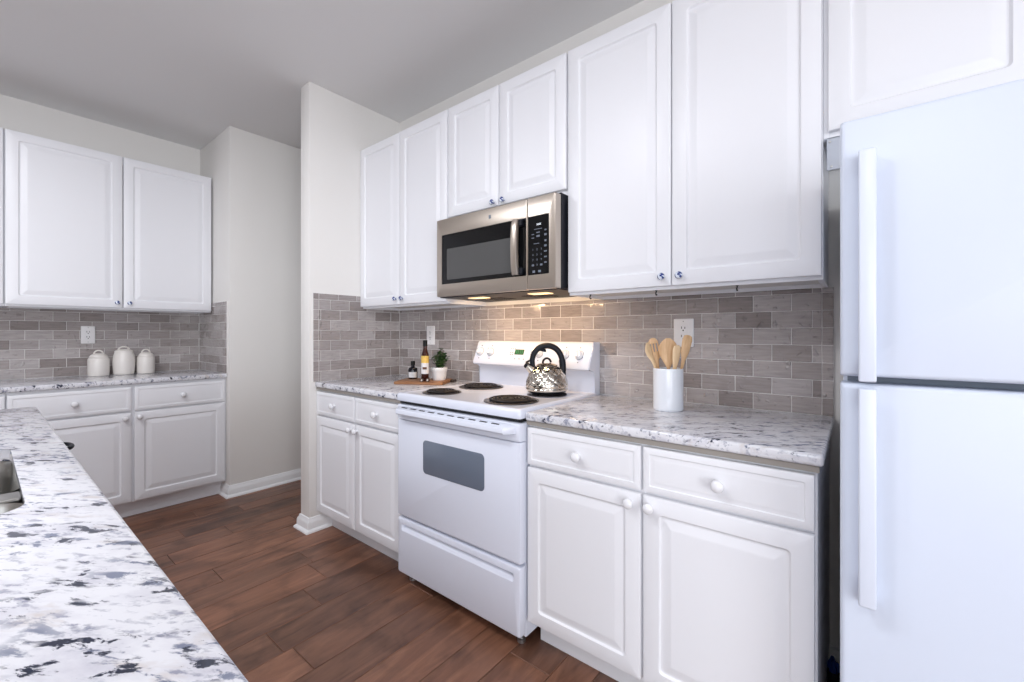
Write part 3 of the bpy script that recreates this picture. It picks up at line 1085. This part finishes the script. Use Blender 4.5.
# bowed handle on black end blocks
bm = B()
hp = catmull([(0.552, -0.056, 0.073), (0.552, -0.064, 0.11), (0.552, -0.068, 0.197), (0.552, -0.064, 0.285), (0.552, -0.056, 0.322)], 6)
L = []
for p in hp:
    L.append([Vector((p.x + a, p.y + b, p.z)) for a, b in ((-0.018, 0.010), (-0.018, -0.002), (-0.014, -0.008), (0.0, -0.010), (0.014, -0.008), (0.018, -0.002), (0.018, 0.010), (0.0, 0.012))])
bm_loops(bm, L)
mh = obj('handle', bm, M['steel'], md, 40)
for za, zb_ in ((0.074, 0.105), (0.290, 0.321)):
    bm = B(); bm_box(bm, 0.534, 0.586, -0.058, -0.038, za, zb_, 0.003, 1)
    obj('handle_mount', bm, M['black_plastic'], mh)
bm = B(); frame_front(bm, 0.6058, 0.756, 0.004, 0.410, -0.366, 0.040, 0.6085, 0.722, 0.068, 0.326)
obj('control_frame', bm, M['steel'], MW, 35)
bm = B(); bm_box(bm, 0.609, 0.7215, -0.4045, -0.37, 0.0685, 0.3255, 0.001, 1); cp = obj('control_panel', bm, M['micro_glass'], MW)


def text(s, size, x, z_, y, parent, mat, name='printing', spacing=1.0):
    cu = bpy.data.curves.new(name, 'FONT')
    cu.body = s
    cu.size = size
    cu.align_x = 'CENTER'
    cu.align_y = 'CENTER'
    cu.extrude = 0.0003
    cu.space_line = spacing
    cu.materials.append(mat)
    tmp = bpy.data.objects.new(name, cu)
    COL.objects.link(tmp)
    dg = bpy.context.evaluated_depsgraph_get()
    me = bpy.data.meshes.new_from_object(tmp.evaluated_get(dg))
    me.name = name
    bpy.data.objects.remove(tmp)
    bpy.data.curves.remove(cu)
    o = bpy.data.objects.new(name, me)
    COL.objects.link(o)
    o.parent = parent
    o.location = (x, y, z_)
    o.rotation_euler = (PI / 2, 0, 0)
    return o


YK = -0.4049
for r_, row in enumerate(('123', '456', '789')):
    for c_, ch in enumerate(row):
        text(ch, 0.0125, 0.636 + c_ * 0.0225, 0.178 - r_ * 0.0225, YK, cp, M['key'], 'keypad_digit')
text('0', 0.0125, 0.6585, 0.1105, YK, cp, M['key'], 'keypad_digit')
for (dx, dz, w_, h_) in [(0.636, .110, .012, .008), (0.681, .110, .012, .008), (0.641, .082, .014, .010), (0.672, .082, .014, .010), (0.636, .246, .014, .004), (0.636, .230, .014, .004), (0.664, .252, .018, .005), (0.664, .236, .018, .008),
                         (0.703, .258, .010, .006), (0.703, .238, .012, .009), (0.703, .212, .010, .009), (0.703, .190, .012, .009), (0.703, .166, .014, .006), (0.703, .142, .014, .006), (0.703, .118, .012, .006), (0.664, .267, .042, .003), (0.655, .204, .030, .003)]:
    bm = B(); bm_box(bm, dx - w_ / 2, dx + w_ / 2, YK - 0.0004, YK + 0.0005, dz - h_ / 2, dz + h_ / 2, 0.0003, 1)
    obj('key_mark', bm, M['key'], cp, None)
bm = B()
for k in range(4):
    dx = 0.658 + k * 0.0062
    bm_box(bm, dx - 0.0016, dx + 0.0016, YK - 0.0004, YK + 0.0005, 0.2895, 0.2910)
    bm_box(bm, dx - 0.0016, dx + 0.0016, YK - 0.0004, YK + 0.0005, 0.2840, 0.2855)
    bm_box(bm, dx + 0.0008, dx + 0.0020, YK - 0.0004, YK + 0.0005, 0.2840, 0.2910)
obj('clock_digits', bm, M['white_lit'], cp, None)
bm = B(); bm_box(bm, 0.376, 0.390, -0.0414, -0.0398, 0.358, 0.376, 0.0006, 1)
bm_lathe(bm, [(0.0040, 0.0413), (0.0052, 0.0413), (0.0052, 0.0420), (0.0040, 0.0420), (0.0040, 0.0413)], 16, Matrix.Translation((0.383, 0, 0.367)) @ Matrix.Rotation(PI / 2, 4, 'X'), cap0=False, cap1=False)
obj('emblem', bm, M['gasket'], md, None)

for lx in (0.19, 0.585):
    l = bpy.data.lights.new('cooktop_lamp', 'AREA'); l.shape = 'RECTANGLE'; l.size, l.size_y = 0.10, 0.05
    l.energy = 1.9; l.color = (1.0, 0.66, 0.36)
    o = bpy.data.objects.new('cooktop_lamp', l); COL.objects.link(o); o.location = (lx, -0.275, 1.396); o.rotation_euler = (R(28), 0, 0)

# ------------------------------------------------------------------ refrigerator
fr = thing('refrigerator', 'white top-freezer refrigerator with flat vertical handles', 'refrigerator', (1.720, 0, 0))
FW = 0.76
bm = B(); bm_box(bm, 0.004, FW - 0.004, -0.682, -0.035, 0.025, 1.664, 0.004, 2); obj('cabinet_body', bm, M['fridge'], fr)
bm = B(); bm_box(bm, 0.012, FW - 0.012, -0.694, -0.682, 0.06, 1.655); obj('gasket', bm, M['gasket'], fr)
bm = B(); bm_box(bm, 0.02, FW - 0.02, -0.70, -0.60, 0.0, 0.058, 0.003, 1); obj('base_grille', bm, M['gasket'], fr)


def fdoor(z0, z1, hz0, hz1, grip_top):
    d = bpy.data.objects.new('door', None); COL.objects.link(d); d.parent = fr; d.location = (0, -0.695, z0)
    bm = B(); L = []
    h = z1 - z0
    for ins_, dd, rr in ((.001, 0, .003), (0, .006, .004), (0, .054, .004), (.0015, .061, .005), (.004, .0642, .006), (.009, .0655, .008)):
        L.append([Vector((p[0], -dd, p[1])) for p in rrect(ins_, FW - ins_, ins_, h - ins_, rr, 4)])
    bm_loops(bm, L); obj('panel', bm, M['fridge'], d, 40)
    a, b = hz0 - z0, hz1 - z0
    bm = B()
    # flat strip standing off the door, closing onto it at its outer end
    ys = [(a, -0.094), ((a + b) / 2, -0.094), (b, -0.094)]
    bm_box(bm, 0.031, 0.060, -0.100, -0.088, a, b, 0.004, 3)
    if grip_top:
        bm_box(bm, 0.033, 0.058, -0.090, -0.063, b - 0.045, b - 0.003, 0.004, 2)
        bm_box(bm, 0.033, 0.058, -0.090, -0.063, a + 0.003, a + 0.040, 0.004, 2)
    else:
        bm_box(bm, 0.033, 0.058, -0.090, -0.063, a + 0.003, a + 0.045, 0.004, 2)
        bm_box(bm, 0.033, 0.058, -0.090, -0.063, b - 0.040, b - 0.003, 0.004, 2)
    obj('handle', bm, M['fridge_handle'], d, 40)


fdoor(1.121, 1.672, 1.113, 1.592, True)
fdoor(0.060, 1.106, 0.650, 1.099, False)

# ------------------------------------------------------------------ small fittings
def outlet(label, loc, rz, w_=0.080, h_=0.125):
    t = thing('wall_outlet', label, 'outlet', loc, rz)
    bm = B(); L = []
    for ins_, dd in ((0, 0), (0, .003), (.003, .006), (.006, .0068)):
        L.append([Vector((p[0], -dd, p[1])) for p in rrect(-w_ / 2 + ins_, w_ / 2 - ins_, -h_ / 2 + ins_, h_ / 2 - ins_, 0.004, 3)])
    bm_loops(bm, L); obj('cover_plate', bm, M['outlet'], t, 35)
    bm = B(); bm_box(bm, -0.0165, 0.0165, -0.0082, -0.006, -0.0335, 0.0335, 0.001, 1); rc = obj('receptacle', bm, M['outlet'], t)
    bm = B()
    for zc in (0.018, -0.018):
        bm_box(bm, -0.0085, -0.0055, -0.0086, -0.0078, zc - 0.001, zc + 0.009)
        bm_box(bm, 0.0055, 0.0085, -0.0086, -0.0078, zc - 0.001, zc + 0.008)
        bm_lathe(bm, [(0.0, 0.0078), (0.0032, 0.0078), (0.0032, 0.0086), (0.0, 0.0086)], 10, Matrix.Translation((0, 0, zc - 0.008)) @ Matrix.Rotation(PI / 2, 4, 'X'), cap0=False, cap1=False)
    obj('slots', bm, M['dark'], rc, None)
    for zz in (h_ / 2 - 0.012, -h_ / 2 + 0.012):
        bm = B(); bm_lathe(bm, [(0.0, 0.0066), (0.003, 0.0066), (0.0028, 0.0076), (0.0, 0.0078)], 10, Matrix.Translation((0, 0, zz)) @ Matrix.Rotation(PI / 2, 4, 'X'), cap0=False, cap1=False)
        obj('screw', bm, M['screw'], t)
    return t


outlet('white outlet on the tile behind the utensil crock', (1.1605, -0.0085, 1.216), 0, 0.084, 0.122)
outlet('white outlet on the tile above the plant and tall bottle', (-0.507, -0.0085, 1.200), 0, 0.080, 0.128)
outlet('white outlet on the left wall tile above the canisters', (XW + 0.009, -1.442, 1.203), PI / 2, 0.074, 0.126)

for i, (hx, lab) in enumerate(((0.862, 'small black cup hook under the right wall cabinet, nearest the microwave'), (1.146, 'middle black cup hook under the right wall cabinet, left of its two knobs'), (1.427, 'black cup hook under the right wall cabinet, nearest the refrigerator'))):
    bm = B()
    pts = [(0, 0, 0.0), (0, 0, -0.006)] + [(0, -0.006 * math.sin(R(a)) , -0.012 + 0.006 * math.cos(R(a))) for a in range(0, 250, 25)]
    bm_tube(bm, pts, 0.0026, 8)
    bm_lathe(bm, [(0.0, 0.0), (0.0045, 0.0), (0.0045, -0.002), (0.0, -0.002)], 12, cap0=False, cap1=False)
    o = obj('cup_hook', bm, M['dark'], None, 50)
    o.location = (hx, -0.296, ZU0 - 0.0003)
    tag(o, lab, 'hook', 'cup hooks under the right wall cabinet')

# grey bracket in the slot beside the refrigerator
t = thing('metal_bracket', 'grey metal bracket in the gap beside the top of the refrigerator', 'bracket', (1.671, -0.318, 1.706))
bm = B()
bm_box(bm, 0.006, 0.040, -0.003, 0.0, 0.0, 0.098, 0.001, 1)
bm_loops(bm, [[Vector((0.006, 0.0, 0.0)), Vector((0.006, 0.0, 0.098)), Vector((0.0, 0.06, 0.098)), Vector((0.004, 0.03, 0.04))], [Vector((0.008, 0.0, 0.0)), Vector((0.008, 0.0, 0.098)), Vector((0.002, 0.06, 0.098)), Vector((0.006, 0.03, 0.04))]])
bm_box(bm, 0.0, 0.040, -0.003, 0.07, 0.095, 0.098)
obj('plate', bm, M['bracket'], t)
for zz, xx in ((0.085, 0.014), (0.010, 0.018)):
    bm = B(); bm_lathe(bm, [(0.0, 0.003), (0.0038, 0.003), (0.003, 0.005), (0.0, 0.0055)], 12, Matrix.Translation((xx, 0, zz)) @ Matrix.Rotation(PI / 2, 4, 'X'), cap0=False, cap1=False)
    obj('screw', bm, M['screw'], t)

# dark box with blue film in the slot by the floor
t = thing('floor_box', 'small dark box with a blue top on the floor beside the refrigerator', 'box', (1.687, -0.10, 0))
bm = B(); bm_box(bm, -0.018, 0.018, -0.03, 0.03, 0.0, 0.066, 0.003, 2); obj('box_body', bm, M['black_plastic'], t)
bm = B()
for k in range(7):
    a = random.uniform(0, 6.28)
    bm_lathe(bm, [(0.0, 0.062), (0.013, 0.065), (0.011, 0.074), (0.005, 0.084 + 0.002 * k), (0.0, 0.086 + 0.002 * k)], 7, Matrix.Translation((0.009 * math.cos(a), 0.018 * math.sin(a), 0.003)), cap0=False, cap1=False)
obj('blue_film', bm, M['blue'], t, None)

# ------------------------------------------------------------------ canisters
def canister(label, y, r, hb, beehive, x=XW + 0.125):
    t = thing('stoneware_canister', label, 'canister', (x, y, Zc + 0.0005), 0, 'canisters on the left wall countertop')
    if beehive:
        prof = [(0.0, 0.0), (r * .86, 0.0), (r * .90, .004), (r * .93, hb * .08), (r * .93, hb * .10), (r * .97, hb * .3), (r * 1.0, hb * .55), (r * .985, hb * .70), (r * .93, hb * .84), (r * .86, hb * .93), (r * .82, hb)]
    else:
        prof = [(0.0, 0.0), (r * .95, 0.0), (r * .98, .004), (r * .985, hb * .12), (r, hb * .16), (r, hb * .80), (r * .985, hb * .90), (r * .93, hb * .97), (r * .84, hb)]
    bm = B(); bm_lathe(bm, prof, 40, cap0=False, cap1=True, rfun=lambda a, z, k: 0.0)
    obj('jar', bm, M['stoneware'], t, 40)
    rl = prof[-1][0]
    lh = 0.030 if not beehive else 0.022
    bm = B(); bm_lathe(bm, [(0.0, 0.0), (rl * 1.0, 0.0), (rl * 1.03, .003), (rl * 1.0, .008), (rl * .86, lh * .6), (rl * .55, lh * .92), (rl * .3, lh), (0.0, lh)], 40, cap0=False, cap1=False)
    ld = obj('lid', bm, M['stoneware'], t, 40); ld.location = (0, 0, hb + 0.0003)
    bm = B()
    pts = [(0, -0.024 * math.cos(R(a)) * (1.25 if beehive else 1.0), lh - 0.006 + 0.026 * math.sin(R(a)) * (0.85 if beehive else 1)) for a in range(0, 181, 15)]
    bm_tube(bm, pts, 0.0052, 10, flat=1.5)
    obj('loop_handle', bm, M['stoneware'], ld, 50)
    return t


canister('off-white stoneware canister, left of the three, beneath the outlet', -1.402, 0.0575, 0.128, False)
canister('tallest rounded off-white canister, in the middle of three on the left counter', -1.266, 0.0630, 0.163, True, XW + 0.115)
canister('smallest off-white stoneware canister, right of the three, nearest the corner', -1.142, 0.0535, 0.128, False, XW + 0.118)

# ------------------------------------------------------------------ kettle
kz = ZT + 0.0146
bx, by = 0.599, -0.240
ket = thing('tea_kettle', 'polished steel tea kettle with black arched handle on the rear right burner', 'kettle', (bx, by, kz), R(218))
# local +X points to the spout
def kr(a, z, k):
    if z < 0.022 or z > 0.116:
        return 0.0
    u = 6 * a + z * 84
    v = 6 * a - z * 84
    f = min(abs(math.sin(u)), abs(math.sin(v)))
    return 0.0034 * (1 - (1 - f) ** 2) * min(1, (z - 0.022) / 0.006, (0.116 - z) / 0.006) - 0.0012


def kprof(n=64):
    key = [(0.092, 0.004), (0.0985, 0.010), (0.1005, 0.016), (0.0985, 0.022), (0.0985, 0.036), (0.0960, 0.052), (0.0910, 0.068), (0.0840, 0.084), (0.0750, 0.098), (0.0650, 0.110), (0.0550, 0.119), (0.0480, 0.123)]
    pts = catmull([(r, 0, z) for r, z in key], 7)
    return [(p.x, p.z) for p in pts]


bm = B(); bm_lathe(bm, [(0.0, 0.003), (0.085, 0.003)] + kprof() + [(0.046, 0.124)], 182, cap0=False, cap1=True, rfun=kr)
obj('body', bm, M['chrome'], ket, 60)
bm = B(); bm_lathe(bm, [(0.0, 0.0), (0.088, 0.0), (0.092, 0.003), (0.090, 0.006), (0.0, 0.006)], 64, cap0=False, cap1=False); obj('base_plate', bm, M['black_plastic'], ket)
bm = B(); bm_lathe(bm, [(0.0, 0.123), (0.050, 0.123), (0.051, 0.126), (0.047, 0.129), (0.038, 0.133), (0.022, 0.136), (0.008, 0.137), (0.0, 0.137)], 48, cap0=False, cap1=False)
lid = obj('lid', bm, M['chrome'], ket, 40)
bm = B()
pts = [(0.019 * math.cos(R(a)), 0, 0.136 + 0.022 * math.sin(R(a))) for a in range(-5, 186, 12)]
bm_tube(bm, pts, 0.0052, 10); obj('lid_loop', bm, M['black_plastic'], lid, 50)
bm = B()
pts = catmull([(0.058, 0, 0.090), (0.072, 0, 0.104), (0.086, 0, 0.117), (0.097, 0, 0.126)], 5)
bm_tube(bm, pts, [0.024 - 0.011 * i / (len(pts) - 1) for i in range(len(pts))], 20)
sp = obj('spout', bm, M['chrome'], ket, 50)
bm = B()
pts = [(0.093, 0, 0.123), (0.099, 0, 0.1275), (0.104, 0, 0.131)]
bm_tube(bm, pts, [0.0155, 0.0158, 0.0120], 18)
bm_tube(bm, [(0.100, 0, 0.136), (0.084, 0, 0.146), (0.070, 0, 0.150)], [0.006, 0.005, 0.006], 10)
obj('spout_cap', bm, M['black_plastic'], sp, 50)
bm = B()
pts = catmull([(0.062, 0, 0.110), (0.068, 0, 0.132), (0.068, 0, 0.160), (0.052, 0, 0.194), (0.022, 0, 0.214), (-0.012, 0, 0.217), (-0.044, 0, 0.203), (-0.066, 0, 0.172), (-0.075, 0, 0.130), (-0.076, 0, 0.092), (-0.076, 0, 0.078)], 5)
rad = []
for i in range(len(pts)):
    f = i / (len(pts) - 1)
    rad.append(0.0095 + 0.003 * math.sin(PI * f) + (0.0025 if f > 0.75 else 0))
bm_tube(bm, pts, rad, 14, flat=1.15)
bm_tube(bm, [(0.030, 0, 0.200), (0.010, 0, 0.196), (0.004, 0, 0.190)], [0.008, 0.008, 0.004], 10)
hdl = obj('handle', bm, M['black_plastic'], ket, 50)
bm = B()
for xx, zz in ((0.062, 0.106), (-0.076, 0.082)):
    bm_lathe(bm, [(0.0, -0.010), (0.012, -0.008), (0.0125, 0.004), (0.011, 0.010), (0.0, 0.011)], 16, Matrix.Translation((xx, 0, zz)), cap0=False, cap1=False)
obj('handle_bracket', bm, M['chrome'], hdl, 40)

# ------------------------------------------------------------------ utensil crock
cx0, cy0 = 1.172, -0.240
t = thing('utensil_crock', 'plain white cylindrical crock holding wooden utensils', 'crock', (cx0, cy0, Zc + 0.0005))
bm = B()
bm_lathe(bm, [(0.0, 0.0), (0.053, 0.0), (0.0558, 0.003), (0.0562, 0.010), (0.0562, 0.155), (0.0555, 0.161), (0.0540, 0.1628), (0.0520, 0.161), (0.0515, 0.155), (0.0515, 0.008), (0.0, 0.006)], 56, cap0=False, cap1=False)
obj('crock_body', bm, M['crock'], t, 40)


def lofted(bm, stations, n=14):
    """stations: (z, half width, half thickness, y offset)"""
    L = []
    for z_, hw, ht, off in stations:
        L.append([Vector((hw * math.cos(2 * PI * k / n), off + ht * math.sin(2 * PI * k / n), z_)) for k in range(n)])
    bm_loops(bm, L)


def utensil(name, label, cat, base, top, face, build, mat):
    """stands from point base (in the crock) to point top; face = compass angle of the blade's front"""
    o_base = Vector(base); d = Vector(top) - o_base
    bm = B(); build(bm, d.length)
    o = obj(name, bm, mat, None, 45)
    zax = d.normalized()
    f = Vector((math.cos(face), math.sin(face), 0))
    yax = -(f - zax * f.dot(zax)).normalized()
    xax = yax.cross(zax)
    o.matrix_world = Matrix.Translation(o_base) @ Matrix((xax, yax, zax)).transposed().to_4x4()
    tag(o, label, cat, 'wooden utensils in the crock')
    return o


def spoon(hw, hl):
    def f(bm, L):
        s = [(0.0, .0045, .0040, 0), (L - hl - 0.05, .0055, .0045, 0), (L - hl - 0.012, .0065, .0050, 0)]
        for k in range(1, 13):
            u = k / 12
            s.append((L - hl + hl * u * 0.985, max(0.0025, hw * math.sin(PI * min(1, (u ** 1.35 * 0.87 + 0.09))) ** 0.7), 0.0052 - 0.002 * u, 0.007 * math.sin(PI * u)))
        lofted(bm, s)
    return f


def slotted(hw, hl):
    def f(bm, L):
        lofted(bm, [(0.0, .0045, .0040, 0), (L - hl - 0.03, .0055, .0045, 0), (L - hl + 0.004, .010, .0045, 0)])
        # head: a bottom web, four bars and a top web
        nb = 4
        for i in range(nb):
            xo = (i - 1.5) / 1.5
            pts = []
            for k in range(9):
                u = k / 8
                wd = hw * (0.38 + 0.62 * math.sin(PI * min(1, 0.15 + u * 0.6)))
                pts.append((xo * (wd - 0.003), 0.004 * math.sin(PI * u), L - hl + 0.002 + (hl - 0.006) * u - (0.010 * xo * xo if k == 8 else 0)))
            bm_tube(bm, pts, [0.0033] * 9, 8)
        lofted(bm, [(L - hl - 0.002, .010, .0042, 0), (L - hl + 0.022, hw * 0.72, .0036, 0.001), (L - hl + 0.030, hw * 0.78, .0022, 0.002)])
        lofted(bm, [(L - 0.022, hw * 0.95, .0022, 0.001), (L - 0.014, hw * 0.90, .0036, 0.001), (L - 0.004, hw * 0.62, .0034, 0.0), (L, hw * 0.3, .002, 0.0)])
    return f


def turner(hw, hl):
    def f(bm, L):
        lofted(bm, [(0.0, .0045, .0040, 0), (L - hl - 0.03, .0055, .0045, 0), (L - hl, .008, .0045, 0), (L - hl + 0.03, hw * .8, .0036, 0.001), (L - 0.02, hw, .0026, 0.003), (L - 0.005, hw * 0.8, .0020, 0.004), (L, hw * 0.35, .0014, 0.004)])
    return f


zb0 = Zc + 0.012
FC = R(-62)     # towards the camera
utensil('slotted_spoon', 'slotted wooden spoon leaning left in the crock', 'utensil', (cx0 - 0.012, cy0 + 0.006, zb0), (cx0 - 0.066, cy0 + 0.008, 1.194), R(-55), slotted(0.021, 0.085), M['beech'])
utensil('wooden_spoon', 'pale wooden spoon in front of the slotted spoon, farthest left in the crock', 'utensil', (cx0 + 0.004, cy0 - 0.016, zb0), (cx0 - 0.070, cy0 - 0.034, 1.178), R(-20), spoon(0.020, 0.080), M['beech_pale'])
utensil('wooden_spoon', 'broad round wooden spoon standing upright in the middle of the crock', 'utensil', (cx0 + 0.004, cy0 - 0.002, zb0), (cx0 + 0.002, cy0 - 0.006, 1.196), FC, spoon(0.036, 0.104), M['beech'])
utensil('wooden_spatula', 'wooden spatula leaning right in the crock, tip over the outlet', 'utensil', (cx0 + 0.018, cy0 + 0.006, zb0), (cx0 + 0.074, cy0 + 0.012, 1.206), R(-48), turner(0.020, 0.098), M['beech'])
utensil('wooden_spatula', 'narrow wooden spatula between the round spoon and the right-leaning spatula', 'utensil', (cx0 + 0.012, cy0 - 0.026, zb0), (cx0 + 0.046, cy0 - 0.026, 1.168), R(-45), turner(0.017, 0.085), M['beech_pale'])

# ------------------------------------------------------------------ board, bottles and plant
A0 = Vector((-0.373, -0.41)); ba = R(30)
e1 = Vector((math.cos(ba), math.sin(ba))); e2 = Vector((-e1.y, e1.x))


def on_board(u, v):
    p = A0 + e1 * u + e2 * v
    return p.x, p.y


t = thing('cutting_board', 'wooden cutting board under the bottles and plant, with a dark grip', 'cutting board', (A0.x, A0.y, Zc + 0.0005), ba)
bm = B()
L = []
for z_, i_ in ((0.0, 0.002), (0.002, 0.0), (0.013, 0.0), (0.016, 0.003)):
    L.append([Vector((p[0], p[1], z_)) for p in rrect(0 + i_, 0.30 - i_, 0 + i_, 0.22 - i_, 0.014, 5)])
bm_loops(bm, L); obj('board', bm, M['board'], t, 40)
bm = B()
L = []
for z_, i_ in ((0.001, 0.002), (0.003, 0.0), (0.013, 0.0), (0.0155, 0.003)):
    L.append([Vector((p[0], p[1], z_)) for p in rrect(0.299 + i_, 0.325 - i_, 0.145 + i_, 0.205 - i_, 0.012, 5)])
bm_loops(bm, L); g_ = obj('grip', bm, M['board_dark'], t, 40); g_['label'] = 'dark wooden grip'
ZB = Zc + 0.0005 + 0.0165


def label_band(bm, r, z0, z1, a0, a1, n=18, th=0.0006):
    L = []
    for i in range(n + 1):
        a = a0 + (a1 - a0) * i / n
        c, s = math.cos(a), math.sin(a)
        L.append([Vector((r * c, r * s, z0)), Vector(((r + th) * c, (r + th) * s, z0)), Vector(((r + th) * c, (r + th) * s, z1)), Vector((r * c, r * s, z1))])
    bm_loops(bm, L)


px_, py_ = on_board(0.050, 0.180)
t = thing('small_bottle', 'small dark square-shouldered bottle with a pale label on the board', 'bottle', (px_, py_, ZB))
bm = B()
bm_lathe(bm, [(0.0, 0.0), (0.027, 0.0), (0.029, 0.003), (0.029, 0.058), (0.026, 0.066), (0.014, 0.071), (0.011, 0.076), (0.011, 0.086), (0.0, 0.086)], 32, cap0=False, cap1=False)
obj('glass', bm, M['black_glass'], t, 40)
bm = B(); bm_lathe(bm, [(0.0, 0.084), (0.0130, 0.084), (0.0135, 0.086), (0.0135, 0.108), (0.0125, 0.110), (0.0, 0.110)], 24, cap0=False, cap1=False); obj('cap', bm, M['cap'], t, 40)
bm = B(); label_band(bm, 0.0291, 0.008, 0.042, R(-100), R(10)); obj('label_sticker', bm, M['label_white'], t)

px_, py_ = on_board(0.176, 0.056)
t = thing('oil_bottle', 'tall dark amber bottle with yellow and white label on the board', 'bottle', (px_, py_, ZB))
bm = B()
bm_lathe(bm, [(0.0, 0.0), (0.0205, 0.0), (0.0225, 0.004), (0.0225, 0.142), (0.0212, 0.156), (0.0165, 0.172), (0.0130, 0.184), (0.0112, 0.196), (0.0108, 0.216), (0.0, 0.216)], 36, cap0=False, cap1=False)
obj('glass', bm, M['amber_glass'], t, 40)
bm = B(); bm_lathe(bm, [(0.0, 0.206), (0.0125, 0.206), (0.0132, 0.209), (0.0132, 0.238), (0.0120, 0.242), (0.0, 0.242)], 24, cap0=False, cap1=False); obj('cap', bm, M['cap'], t, 40)
bm = B(); label_band(bm, 0.0226, 0.044, 0.150, R(-120), R(25)); lb = obj('label_sticker', bm, M['label_white'], t)
bm = B(); label_band(bm, 0.0232, 0.108, 0.150, R(-120), R(25)); obj('yellow_band', bm, M['label_yellow'], lb)
bm = B(); label_band(bm, 0.0232, 0.070, 0.084, R(-78), R(-18)); obj('brown_motif', bm, M['label_brown'], lb)

for (u, v, lab) in ((0.172, 0.016, 'left one of two small dark round pieces in front of the tall bottle'), (0.205, 0.022, 'right one of two small dark round pieces in front of the tall bottle')):
    px_, py_ = on_board(u, v)
    t = thing('small_trinket', lab, 'trinket', (px_, py_, ZB), 0, 'small round pieces on the board')
    bm = B(); bm_lathe(bm, [(0.0, 0.0), (0.007, 0.001), (0.0115, 0.007), (0.0110, 0.014), (0.006, 0.019), (0.0, 0.0205)], 16, cap0=False, cap1=False); obj('round_body', bm, M['nut'], t, 50)
    bm = B(); bm_lathe(bm, [(0.0, -0.003), (0.006, -0.002), (0.0058, 0.002), (0.0, 0.0045)], 12, Matrix.Translation((0.006, -0.0085, 0.010)) @ Matrix.Rotation(R(70), 4, 'X'), cap0=False, cap1=False); obj('pale_spot', bm, M['nut_pale'], t, 50)

px_, py_ = on_board(0.240, 0.125)
t = thing('potted_plant', 'small leafy green plant in a ribbed white pot on the board', 'plant', (px_, py_, ZB))
bm = B()
bm_lathe(bm, [(0.0, 0.0), (0.036, 0.0), (0.038, 0.003), (0.0425, 0.030), (0.0455, 0.054), (0.0480, 0.057), (0.0490, 0.074), (0.0480, 0.077), (0.0455, 0.076), (0.044, 0.068), (0.0, 0.067)], 72, cap0=False, cap1=False,
         rfun=lambda a, z_, k: (0.0007 * math.cos(24 * a) if 0.002 < z_ < 0.056 and k < 6 else 0))
obj('pot', bm, M['pot'], t, 50)
bm = B(); bm_lathe(bm, [(0.0, 0.0700), (0.030, 0.0695), (0.0435, 0.068), (0.0, 0.066)], 24, cap0=False, cap1=False); obj('soil', bm, M['soil'], t)
bm = B(); bs = B()
rs = random.Random(3)
for s_ in range(15):
    a = rs.uniform(0, 6.28); lean = rs.uniform(0.008, 0.044); h_ = rs.uniform(0.040, 0.070) * (1.0 - lean * 8) + 0.022
    if s_ == 0:
        lean, h_ = 0.008, 0.100
    base = Vector((rs.uniform(-.014, .014), rs.uniform(-.014, .014), 0.069))
    tip = base + Vector((lean * 1.2 * math.cos(a), lean * 1.2 * math.sin(a), h_ * 1.22))
    bm_tube(bs, [base, (base + tip) / 2 + Vector((0, 0, 0.004)), tip], [0.0022, 0.0018, 0.0012], 6)
    nl = int(h_ / 0.009) + 1
    for k in range(nl):
        f = 0.12 + 0.88 * k / max(1, nl - 1)
        p = base.lerp(tip, f)
        for sgn in (0, PI):
            az = k * PI / 2 + sgn + a + rs.uniform(-.4, .4)
            el = rs.uniform(-0.1, 0.75)
            d = Vector((math.cos(az) * math.cos(el), math.sin(az) * math.cos(el), math.sin(el)))
            ln = rs.uniform(0.016, 0.024); wd = ln * 0.46
            sd = d.cross(Vector((0, 0, 1))).normalized(); up = sd.cross(d)
            L = []
            for q, ww, tt in ((0.0, .12, .3), (0.25, .75, .9), (0.55, 1.0, 1.0), (0.85, .62, .7), (1.0, .1, .2)):
                c = p + d * ln * q + up * (-0.0025 * q * q)
                L.append([c + sd * wd * ww * math.cos(2 * PI * m_ / 6) + up * 0.0017 * tt * math.sin(2 * PI * m_ / 6) for m_ in range(6)])
            bm_loops(bm, L)
obj('foliage', bm, M['leaf'], t, 60)
obj('stem', bs, M['leaf'], t, 60)

# ------------------------------------------------------------------ discs for the added fill lamps (unseen, above and behind the view)
for (lx_, ly_), lab in zip(FILL_LAMPS, ('added white fill lamp on the ceiling over the aisle', 'added white fill lamp on the ceiling over the sink end of the island', 'added white fill lamp on the ceiling behind the camera')):
    t = thing('fill_lamp', lab, 'lamp', (lx_, ly_, ZC))
    bm = B(); bm_lathe(bm, [(0.0, 0.0), (0.19, 0.0), (0.19, -0.02), (0.18, -0.03), (0.172, -0.03), (0.172, -0.012), (0.0, -0.012)], 40, cap0=False, cap1=False); obj('fill_lamp_rim', bm, M['trim'], t, 40)
    bm = B(); bm_lathe(bm, [(0.0, -0.02), (0.170, -0.02), (0.170, -0.026), (0.0, -0.034)], 40, cap0=False, cap1=False); obj('fill_lamp_diffuser', bm, M['fill_glow'], t, 40)
